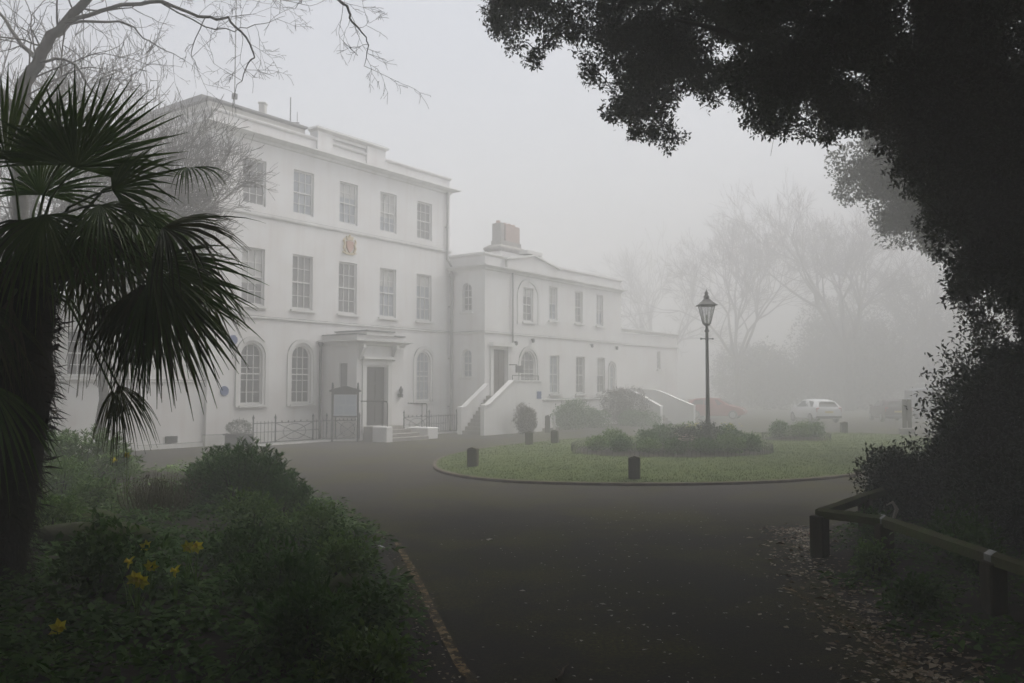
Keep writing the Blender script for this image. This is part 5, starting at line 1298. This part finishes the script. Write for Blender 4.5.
def fan(hub, tip, nrm, R, spread=115, droop=.25, nseg=34, mat='palm', start=None, curl=.0, ragged=.1):
    hub = Vector(hub) - PB_; ax_ = (Vector(tip) - PB_ - hub).normalized(); nrm = Vector(nrm); nrm = (nrm - ax_ * nrm.dot(ax_)).normalized(); sd = ax_.cross(nrm)
    s0 = (ptop - PB_) + Vector((0, 0, -.12)) if start is None else Vector(start) - PB_
    midp = s0.lerp(hub, .5) + Vector((0, 0, .12 + .1 * (hub - s0).length))
    q = MB(); q.tube([s0, s0.lerp(midp, .6), midp, midp.lerp(hub, .6) + Vector((0, 0, .02)), hub], [.020, .016, .013, .011, .010], 5)
    fr_ = q.build('frond', M['palm'], pal)
    V = []; F = []
    for k in range(nseg):
        a = math.radians(-spread + 2 * spread * (k + .5) / nseg + rng.normal() * .9)
        d = ax_ * math.cos(a) + sd * math.sin(a); lat = (sd * math.cos(a) - ax_ * math.sin(a))
        Rk = R * (1 - .22 * (abs(a) / math.radians(max(spread, 1))) ** 2) * rng.uniform(.92 - ragged, 1.04)
        wmax = math.radians(spread) / nseg * R * .43
        dr = droop * rng.uniform(.7, 1.5); tw = rng.normal() * .12; broken = rng.random() < .12
        ts = [0, .2, .42, .6, .78, .92, 1.0]; ws = [.0, .45, .92, .80, .50, .22, .02]
        b0_ = len(V)
        for t_, w_ in zip(ts, ws):
            g_ = dr * R * t_ ** 2.4 + (.5 * R * max(0, t_ - .62) if broken else 0)
            p = hub + d * Rk * t_ * (1 - .25 * dr * t_ ** 2) + Vector((0, 0, -g_)) + nrm * (curl * R * math.sin(a) ** 2 * t_ + tw * .12 * t_ * t_)
            ww = max(.002, wmax * w_)
            V += [p - lat * ww + nrm * ww * .45, p - nrm * ww * .15, p + lat * ww + nrm * ww * .45]
        for j in range(len(ts) - 1):
            for c in range(2): F.append((b0_ + j * 3 + c, b0_ + j * 3 + c + 1, b0_ + j * 3 + c + 4, b0_ + j * 3 + c + 3))
    link_mesh('fan_blade', V, F, M[mat], fr_)
camp = Vector((0, 0, 2.2))
FANS = [ # hub px,py,Y  tip px,py,Y  normal  R spread droop mat
    ((76, 168, 7.7), (122, 70, 8.0), (.15, -1, .25), 1.12, 88, .04, 'palm'),
    ((60, 165, 7.9), (66, 70, 8.2), (-.1, -1, .3), 1.05, 80, .06, 'palm'),
    ((6, 160, 8.2), (24, 50, 8.3), (.1, -1, .3), 1.12, 85, .05, 'palm'),
    ((40, 195, 8.5), (85, 100, 8.9), (-.2, -1, .2), .95, 95, .12, 'palm'),
    ((112, 190, 7.6), (190, 140, 7.6), (.1, -.8, .7), .85, 80, .16, 'palm'),
    ((186, 168, 7.5), (232, 160, 7.2), (.1, -.45, 1), .52, 60, .40, 'palm'),
    ((162, 228, 7.5), (266, 212, 7.3), (.0, -.7, 1), 1.0, 75, .30, 'palm_old'),
    ((150, 262, 7.4), (250, 290, 7.2), (.2, -.9, .6), 1.08, 62, .24, 'palm'),
    ((152, 275, 7.35), (222, 355, 7.1), (.25, -1, .35), 1.12, 58, .14, 'palm'),
    ((158, 290, 7.3), (205, 400, 7.2), (.1, -1, .3), .98, 60, .18, 'palm_old'),
    ((140, 285, 7.5), (165, 390, 7.4), (-.1, -1, .35), .88, 70, .25, 'palm_old'),
    ((120, 300, 7.6), (128, 400, 7.5), (-.2, -1, .3), .62, 80, .3, 'palm_old'),
    ((118, 385, 7.7), (150, 440, 7.6), (.5, -1, .2), .55, 48, .42, 'palm_old'),
    ((112, 390, 7.75), (112, 440, 7.7), (.2, -1, .2), .42, 40, .42, 'palm_old'),
    ((118, 235, 7.9), (112, 330, 7.9), (.3, -1, .1), .80, 85, .30, 'palm_old'),
    ((95, 225, 7.5), (80, 320, 7.4), (.1, -1, .2), .72, 85, .30, 'palm_old'),
    ((75, 245, 8.6), (60, 340, 8.9), (.1, -1, .2), .85, 95, .28, 'palm_old'),
    ((-10, 385, 7.2), (4, 480, 7.0), (.1, -1, .3), .85, 60, .30, 'palm'),
    ((-20, 300, 7.3), (-30, 400, 7.1), (.0, -1, .3), .9, 70, .28, 'palm_old'),
    ((-45, 300, 7.4), (-75, 400, 7.2), (-.2, -1, .2), .95, 95, .25, 'palm_old'),
    ((-70, 190, 7.8), (-150, 110, 7.8), (-.1, -1, .3), .95, 95, .12, 'palm'),
    ((150, 215, 8.4), (215, 265, 8.6), (.1, -.6, 1), .85, 85, .45, 'palm'),
    ((100, 205, 7.3), (150, 235, 6.9), (.2, -.9, .9), .75, 85, .45, 'palm'),
    ((45, 215, 7.1), (55, 290, 6.8), (.1, -1, .7), .80, 90, .38, 'palm'),
    ((20, 220, 7.3), (-10, 300, 7.1), (-.1, -1, .5), .80, 90, .38, 'palm_old'),
    ((130, 210, 7.8), (190, 250, 7.6), (.2, -.8, .8), .80, 75, .5, 'palm'),
    ((-30, 240, 8.7), (-100, 280, 9), (-.1, -.7, 1), .9, 95, .35, 'palm'),
    ((98, 292, 7.6), (88, 400, 7.6), (.2, -1, .1), .60, 34, .5, 'palm_dead'),
    ((128, 318, 7.5), (140, 410, 7.5), (-.2, -1, .1), .55, 30, .5, 'palm_dead'),
    ((8, 300, 7.55), (0, 400, 7.5), (.2, -1, .1), .62, 34, .5, 'palm_dead'),
    ((178, 262, 7.8), (240, 320, 7.8), (.3, -.8, .6), .80, 70, .36, 'palm_old'),
]
for h_, t_, nm, R, spd, drp, mt in FANS: fan(at(*h_), at(*t_), nm, R, spd, drp, int(14 + spd * .22), mat=mt)

# ------------------------------------------------------------------ bare trees
PATHS = []
def limb_tubes():
    q = MB()
    for path, r0, r1 in PATHS:
        m_ = len(path); q.tube(path, [r0 + (r1 - r0) * i / (m_ - 1) for i in range(m_)], 10 if r0 > .03 else 5)
    PATHS.clear(); return q
def tree_from(segs, name, label, cat, loc, trunk_mat, twig_mat, cut, group=None):
    r = thing(name, label, cat, loc, 0, group); L0 = np.array(loc)
    big = [(a - L0, b - L0, c, d) for a, b, c, d, e in segs if e <= cut]; small = [(a - L0, b - L0, c, d) for a, b, c, d, e in segs if e > cut]
    q = limb_tubes(); V0 = np.array(q.V) - L0; q.V = [tuple(v) for v in V0]
    if big:
        V, Q = segs_geo(big, 9); q.add(V.tolist(), Q.tolist())
    link_mesh('trunk', q.V, q.F, trunk_mat, r, True)
    if small: V, Q = segs_geo(small, 4); link_np('crown', V, Q, twig_mat, r)
    return r
def poly_limb(pts, r0, r1, sub=4, wob=.03, rnd=rng):
    P_ = [np.array(p, float) for p in pts]; out = []; path = []
    n = len(P_)
    for i in range(n - 1):
        p0, p1, p2, p3 = P_[max(i - 1, 0)], P_[i], P_[i + 1], P_[min(i + 2, n - 1)]
        for j in range(sub):
            t = j / sub; path.append(.5 * ((2 * p1) + (-p0 + p2) * t + (2 * p0 - 5 * p1 + 4 * p2 - p3) * t * t + (-p0 + 3 * p1 - 3 * p2 + p3) * t ** 3))
    path.append(P_[-1]); m_ = len(path)
    path = [p + rnd.normal(size=3) * wob * (0 < i < m_ - 1) for i, p in enumerate(path)]
    for i in range(m_ - 1): out.append((path[i], path[i + 1], r0 + (r1 - r0) * i / (m_ - 1), r0 + (r1 - r0) * (i + 1) / (m_ - 1)))
    PATHS.append((path, r0, r1)); return path, []
# near tree, limbs reaching over the top of the picture from the left
rn = np.random.default_rng(5); sg = []
A3 = lambda px_, py_, Y: tuple(at(px_, py_, Y * 1.6))
base = (-11.2, 19.4, drop(lb_b, -11.2, 19.4) - .1)
limbs = [([base, (-11.1, 19.3, 3.0), A3(22, 120, 12), A3(38, 62, 12), A3(62, 24, 11.9), A3(92, -4, 11.8), A3(125, -60, 11.6)], .21, .06, 0),
         ([A3(62, 24, 11.9), A3(110, 8, 11.6), A3(160, 2, 11.2), A3(205, 18, 11), A3(232, 22, 10.9), A3(252, 50, 10.8), A3(248, 66, 10.8), A3(236, 88, 10.7)], .05, .006, 1),
         ([A3(38, 62, 12), A3(70, 62, 11.6), A3(96, 95, 11.2), A3(120, 110, 11)], .035, .008, 1),
         ([A3(62, 24, 11.9), A3(120, 22, 12.3), A3(150, 42, 12.6), A3(185, 60, 12.8)], .035, .006, 1),
         ([A3(125, -60, 11.6), A3(230, -45, 11), A3(300, -20, 10.6), A3(343, 2, 10.4), A3(352, 22, 10.4), A3(367, 40, 10.4), A3(364, 66, 10.4)], .05, .004, 1),
         ([A3(300, -20, 10.6), A3(300, 2, 10.5), A3(290, 10, 10.5)], .014, .004, 2),
         ([A3(160, 2, 11.2), A3(215, 30, 11.4), A3(255, 25, 11.6), A3(285, 16, 11.8)], .02, .004, 2),
         ([A3(22, 120, 12), A3(-30, 60, 12), A3(-80, 10, 12)], .12, .05, 0),
         ([A3(38, 62, 12), A3(10, 30, 12.3), A3(-15, -10, 12.5)], .06, .02, 1),
         ([A3(205, 18, 11), A3(192, 52, 10.9), A3(200, 70, 10.9)], .012, .004, 2),
         ([A3(125, -60, 11.6), A3(200, -30, 12), A3(260, -6, 12.2), A3(310, 6, 12.4)], .03, .005, 1)]
for pts, r0, r1, lv in limbs:
    path, ss = poly_limb(pts, r0, r1, 5, .018 if lv else .03, rn)
    sg += [(a, b, c, d, 0 if lv == 0 else 2) for a, b, c, d in ss]
    for i, p in enumerate(path[6 if lv == 0 else 2:]):
        if rn.random() < (.42 if lv else .7) and p[2] > 5.4:
            tang = path[min(i + 7, len(path) - 1)] - p; s = rn.normal(size=3); s[2] -= .25
            grow(p, norm(tang[None])[0] * .5 + s * .7, max(.006, min(.022, r1 * .7)), rn.uniform(.35, .75) if lv else rn.uniform(.9, 1.7), 3, 5, sg, rn, .7, .02, .0, (1, 2), 4, .66, .0036)
near = tree_from(sg, 'bare_tree', 'leafless tree with a thick grey limb and long drooping twigs at the top left', 'tree', base, M['bark_grey'], M['twig'], 1, 'bare winter trees')
# hanging seed catkins on the long twigs
tips = [s[1] for s in sg if s[4] >= 4]; C = np.array([tips[i] for i in rn.choice(len(tips), 130)]) - np.array(base)
V, Q = leaf_geo(C, np.tile((0, 0, -1.), (len(C), 1)) + rn.normal(size=(len(C), 3)) * .2, unit(len(C)), .045, .012); link_np('catkins', V, Q, M['twig'], near)
def bare(label, loc, H, lean, seed, depth=5, r=None, spread=.55, twig=.01, L=None, first=.28, grp='bare winter trees', fork=4, shrink=.74, kids=(2, 3), cut=2, name='bare_tree'):
    rn_ = np.random.default_rng(seed); sg = []; r = r or H * .018; loc = np.array(loc, float)
    L = L or H * .27; p = loc.copy(); p[2] -= .1; d = np.array((lean[0], lean[1], 1.0))
    top = loc + np.array((lean[0], lean[1], 1)) * H * first
    path, ss = poly_limb([p, (p + top) / 2, top], r, r * .75, 3, .03, rn_); sg += [(a, b, c, dd, 0) for a, b, c, dd in ss]
    for k in range(fork):
        w = 2 * PI * k / fork + rn_.uniform(-.4, .4); e = np.array((math.cos(w), math.sin(w), 0)) * spread * rn_.uniform(.5, 1.2)
        grow(top, np.array((0, 0, 1.0)) + e, r * .55, L * rn_.uniform(.85, 1.1), 1, depth, sg, rn_, spread, .0, .10, kids, 3, shrink, twig)
    grow(top, np.array((lean[0], lean[1], 1.0)), r * .62, L, 1, depth, sg, rn_, spread, 0, .1, kids, 3, shrink, twig)
    return tree_from(sg, name, label, 'tree', tuple(loc), M['bark_grey'], M['twig'], cut, grp)
bare('dense twiggy bare tree in front of the left corner of the house', (-13.0, 27.2, 0), 11.6, (.05, 0), 21, 6, .17, .64, .0065, 2.55, .32, fork=6, shrink=.74, kids=(2, 4))
bare('hazy bare tree filling the top left corner behind the palm', (-16.0, 27.0, 0), 14.5, (.03, 0), 22, 6, .24, .6, .010, 3.2, .28, fork=5, shrink=.75)
bare('fog faded bare tree directly right of the lamp lantern', (21.5, 82, 0), 17.8, (0, 0), 31, 6, .30, .55, .014, 4.5, .26, fork=5, shrink=.75)
bare('tall bare tree with a thick trunk behind the white car', (31.3, 80, 0), 20.0, (.02, 0), 32, 6, .44, .55, .015, 5.0, .26, fork=5, shrink=.75)
bare('faint bare tree far beyond the low annex', (16.5, 100, 0), 17.5, (0, 0), 33, 5, .38, .55, .026, 4.9, .26, fork=5, shrink=.76)
bare('faint bare tree at the right, far behind the vans', (41, 86, 0), 17.5, (0, 0), 34, 5, .44, .55, .02, 4.0, .26, fork=5, shrink=.76)
reseed('distant belt')
# distant evergreen belt that reads as one mass
parts = []
for i in range(70):
    x = rng.uniform(23, 76); y = rng.uniform(80, 98); h = rng.uniform(5, 12) * (1 if x > 27 else .65)
    C, u_ = blob_pts(700, (x, y, h * .5), (2.8, 2.8, h * .54), .3); C[:, 2] = np.maximum(C[:, 2], .1); parts.append(sprig_leaves(C, u_, 4, .2, .30, .20))
V, Q = cat_geo(parts); setting(link_np('far_evergreen_wood', V, Q, M['conifer']), 'stuff')

reseed('oaks on the right')
# ------------------------------------------------------------------ evergreen oaks on the right
BX = [-200, 455, 470, 482, 492, 502, 520, 533, 541, 552, 563, 576, 585, 593, 603, 614, 630, 645, 662, 680, 688, 692, 697, 704, 712, 719, 724, 735, 748, 760, 772, 784, 796, 810, 826, 842, 858, 872, 884, 896, 910, 922, 932, 942, 950, 962, 975, 985, 1000, 1014, 1030, 1400]
BY = [-30, -25, -14, 8, 28, 44, 58, 66, 58, 44, 46, 46, 70, 88, 108, 126, 136, 146, 150, 142, 118, 78, 92, 108, 110, 92, 84, 100, 122, 128, 136, 134, 122, 140, 146, 140, 130, 126, 146, 170, 196, 214, 246, 270, 296, 306, 332, 366, 384, 390, 392, 392]
def ok_mask(c, r):
    px_, py_, cy_ = pix(c)
    if cy_ < .6: return True
    rp = FPX * r / cy_
    for a in range(8):
        x, y = px_ + rp * math.cos(a * PI / 4), py_ + rp * math.sin(a * PI / 4)
        if -40 < x < 1064 and y > np.interp(x, BX, BY): return False
    if x < -40 or px_ < -40: return True
    return True
ok_loc = Vector((9.5, 14.2, drop(rb_b, 9.5, 14.2)))
oak = thing('evergreen_oak', 'huge dark evergreen oak whose low boughs overhang the top right of the picture', 'tree', ok_loc, 0, 'evergreen oaks')
sg = []; trunk_pts = [tuple(ok_loc - Vector((0, 0, .2))), (9.25, 14.2, 2.0), (8.5, 14.2, 4.2), (7.6, 14.1, 6.0), (6.9, 13.9, 8.6), (6.3, 13.2, 11)]
path, ss = poly_limb(trunk_pts, .46, .26, 6, .02); sg += ss; limbpts = list(path)
for pts, r0, r1 in [([(7.5, 14.1, 6.4), (5.2, 14, 8.2), (2.6, 13.8, 8.9), (.6, 13.6, 9.2)], .17, .03), ([(6.9, 13.9, 8.6), (5.5, 12.2, 9.4), (3.6, 10.4, 9.4), (1.6, 8.4, 9.2), (-1, 6, 9.4), (-4, 3, 9.5)], .19, .05),
                    ([(7.3, 14, 7.3), (5.0, 13.0, 7.2), (3.6, 12.6, 7.4), (2.4, 12.4, 7.6)], .10, .02), ([(6.9, 13.9, 8.6), (8.4, 11, 10), (8.6, 7, 10.4), (7, 2, 10.2), (4, -3, 10)], .2, .05), ([(6.9, 13.9, 8.6), (9.6, 14.4, 9.4), (12, 14.5, 9.6)], .16, .04),
                    ([(8.3, 14.2, 4.6), (9.6, 13, 5.8), (10.8, 12, 6)], .12, .03), ([(6.3, 13.2, 11), (4, 15, 13), (0, 17, 13.8), (-6, 17, 14)], .18, .05), ([(3.6, 10.4, 9.4), (-2, 9.5, 10.4), (-8, 9, 11), (-12, 8, 11)], .13, .04), ([(8.6, 7, 10.4), (4, 4, 10), (0, 0, 9.8), (-5, -3, 9.6)], .12, .04), ([(8.1, 14.15, 5.0), (7.3, 13.4, 5.0), (6.6, 12.8, 4.5)], .07, .02)]:
    path, ss = poly_limb(pts, r0, r1, 6, .03); sg += ss; limbpts += list(path)
LP_ = []
for a, b in zip(limbpts, limbpts[1:]):
    if np.linalg.norm(b - a) < 2.5: LP_ += [a + (b - a) * k / 4 for k in range(4)]
LP_ = np.array(LP_); clumps = []
tries = 0
while len(clumps) < 265 and tries < 40000:
    tries += 1
    px_ = rng.uniform(470, 1120); py_ = rng.uniform(-120, 340)
    if py_ > 265 and rng.random() < .5: continue
    py_ += 0; Y = rng.uniform(11.0, 16.0) if px_ > 760 else rng.uniform(14.0, 18.0)
    if px_ < 900 and py_ > 150: continue
    c = np.array(at(px_, py_, Y)); r = rng.uniform(.26, .62) if rng.random() < .8 else rng.uniform(.5, .85)
    if ok_mask(c, r * .88): clumps.append((c, r, 0))
while len(clumps) < 350 and tries < 60000:
    tries += 1
    c = np.array(at(rng.uniform(860, 1120), rng.uniform(-80, 270), rng.uniform(11.0, 15.5))); r = rng.uniform(.3, .7)
    if ok_mask(c, r * .88): clumps.append((c, r, 0))
for k_, (xa, xb, ya, yb, Ya, Yb) in enumerate([(545, 705, 20, 150, 14, 17)] * 24 + [(700, 870, 60, 145, 11.5, 15)] * 14 + [(955, 1040, 270, 385, 11.5, 14)] * 46):
    for _ in range(60):
        c = np.array(at(rng.uniform(xa, xb), rng.uniform(ya, yb), rng.uniform(Ya, Yb))); r = rng.uniform(.26, .46) if k_ < 38 else rng.uniform(.10, .24)
        if ok_mask(c, r * .85): clumps.append((c, r, 0)); break
# a few ragged sprays that break the edge of the boughs
for _ in range(120):
    px_ = rng.uniform(485, 990); b = np.interp(px_, BX, BY); Y = rng.uniform(11.5, 15) if px_ > 760 else rng.uniform(14, 17)
    clumps.append((np.array(at(px_, b - rng.uniform(2, 16), Y)), rng.uniform(.12, .22), 1))
tries = 0
while sum(1 for c in clumps if c[2] == 2) < 1250 and tries < 60000:  # overhead clumps out of view, added to darken the near air
    tries += 1
    y_ = rng.uniform(-22, 20); c = np.array((rng.uniform(-16, 18), y_, rng.uniform(6.2, 12.5) if y_ < 9 else EYE + .47 * y_ + rng.uniform(1.2, 5))); r = rng.uniform(.9, 1.6)
    if c[0] < .5 and c[1] > 8.5 and rng.random() < .7: continue   # added canopy thinned here so light reaches the left bed
    px_, py_, cy_ = pix(c)
    if cy_ > .6 and py_ + FPX * r * 1.15 / cy_ > -25 and px_ < 1200: continue
    clumps.append((c, r, 2))
parts = []; tw = []
NODES = LP_.copy()
order = sorted(range(len(clumps)), key=lambda k: ((LP_ - clumps[k][0]) ** 2).sum(1).min())
for k_ in order:   # each bough grows from the nearest wood already there
    c, r, kind = clumps[k_]
    dd = ((NODES - c) ** 2).sum(1); a = NODES[int(np.argmin(dd))]; ln = math.sqrt(dd.min())
    if ln > .05:
        rb_ = .012 if kind == 1 else .02 + .004 * ln
        bow = np.array((0, 0, .12 * ln)) + rng.normal(size=3) * .09 * ln; pts_ = [a + (c - a) * t + bow * 4 * t * (1 - t) for t in np.linspace(0, 1, 6)]
        tw += [(p_, q_, rb_ * (1 - .12 * n_), rb_ * (1 - .12 * (n_ + 1))) for n_, (p_, q_) in enumerate(zip(pts_, pts_[1:]))]
        NODES = np.vstack([NODES, np.array(pts_[2:])])
    if kind < 2:
        for _ in range(5 if kind == 0 else 2): tw.append((c + rng.normal(size=3) * .03, c + rng.normal(size=3) * r * .55, .006, .003))
    if kind == 2: C, u_ = blob_pts(52, c, (r, r, r * .6), .2); parts.append(sprig_leaves(C, u_, 5, .15, .34, .20, .1))
    else:
        n = int(300 * (r / .5) ** 2) if kind == 0 else 16
        n = max(14, n); C, u_ = blob_pts(n, c, (r, r, r * .8), .25); parts.append(sprig_leaves(C, u_, 5, .035, .078, .036, .1))
L0 = np.array(ok_loc)
q = limb_tubes(); link_mesh('trunk', [tuple(np.array(v) - L0) for v in q.V], q.F, M['bark'], oak, True)
V, Q = segs_geo([(a - L0, b - L0, c, d) for a, b, c, d in tw], 4); link_np('branches', V, Q, M['bark'], oak)
V, Q = cat_geo(parts); link_np('crown', V - L0, Q, M['oak'], oak)
def evergreen(label, loc, H, cr, crown_c, n, seed):
    r = thing('evergreen_oak', label, 'tree', loc, 0, 'evergreen oaks'); L_ = Vector(loc)
    path, ss = poly_limb([(0, 0, -.1), (.1, 0, H * .3), (0, .1, H * .6), (.1, 0, H * .85)], .3, .08, 4, .03); limb_tubes().build('trunk', M['bark'], r, True)
    parts = []
    for i in range(n):
        u_ = unit(1)[0]; f = rng.uniform(.25, 1.08); c = np.array(crown_c) + u_ * np.array(cr) * f * .85; q_ = rng.uniform(.35, .95)
        C, uu = blob_pts(200, c, (q_, q_, q_ * .75), .3); parts.append(sprig_leaves(C, uu, 4, .06, .12, .06))
    V, Q = cat_geo(parts); link_np('crown', V, Q, M['oak'], r); return r
evergreen('paler fogged evergreen oak standing behind the overhanging dark boughs', (17.4, 27.8, 0), 12.5, (3.6, 3.0, 3.0), (-3.1, 0, 9.1), 170, 5)

# unseen foliage masses added on three sides to hold light out of the fog
parts = []
def shade_thicket(x, y, h, w_):
    n = int(110 * h / 8)
    C, u_ = blob_pts(n, (x, y, h * .5), (w_, w_, h * .55), .5); C[:, 2] = np.maximum(C[:, 2], .1)
    parts.append(sprig_leaves(C, u_, 5, .25, .55, .34))
for i in range(36): shade_thicket(-17 - rng.random() * 3, -22 + 42 * i / 35 + rng.normal() * .5, rng.uniform(8, 12), 2.2)
for i in range(30): shade_thicket(-20 + 42 * i / 29, -21 - rng.random() * 4, rng.uniform(8, 12), 2.3)
for i in range(24): shade_thicket(.64 * (24 + 36 * i / 23) + 6 + rng.random() * 4, 24 + 36 * i / 23, rng.uniform(9, 13), 3.0)
for i in range(36): shade_thicket(20.5 + rng.random() * 3, -22 + 49 * i / 35 + rng.normal() * .5, rng.uniform(7, 11), 2.2)
V, Q = cat_geo(parts); setting(link_np('added_shade_wood', V, Q, M['conifer']), 'stuff')
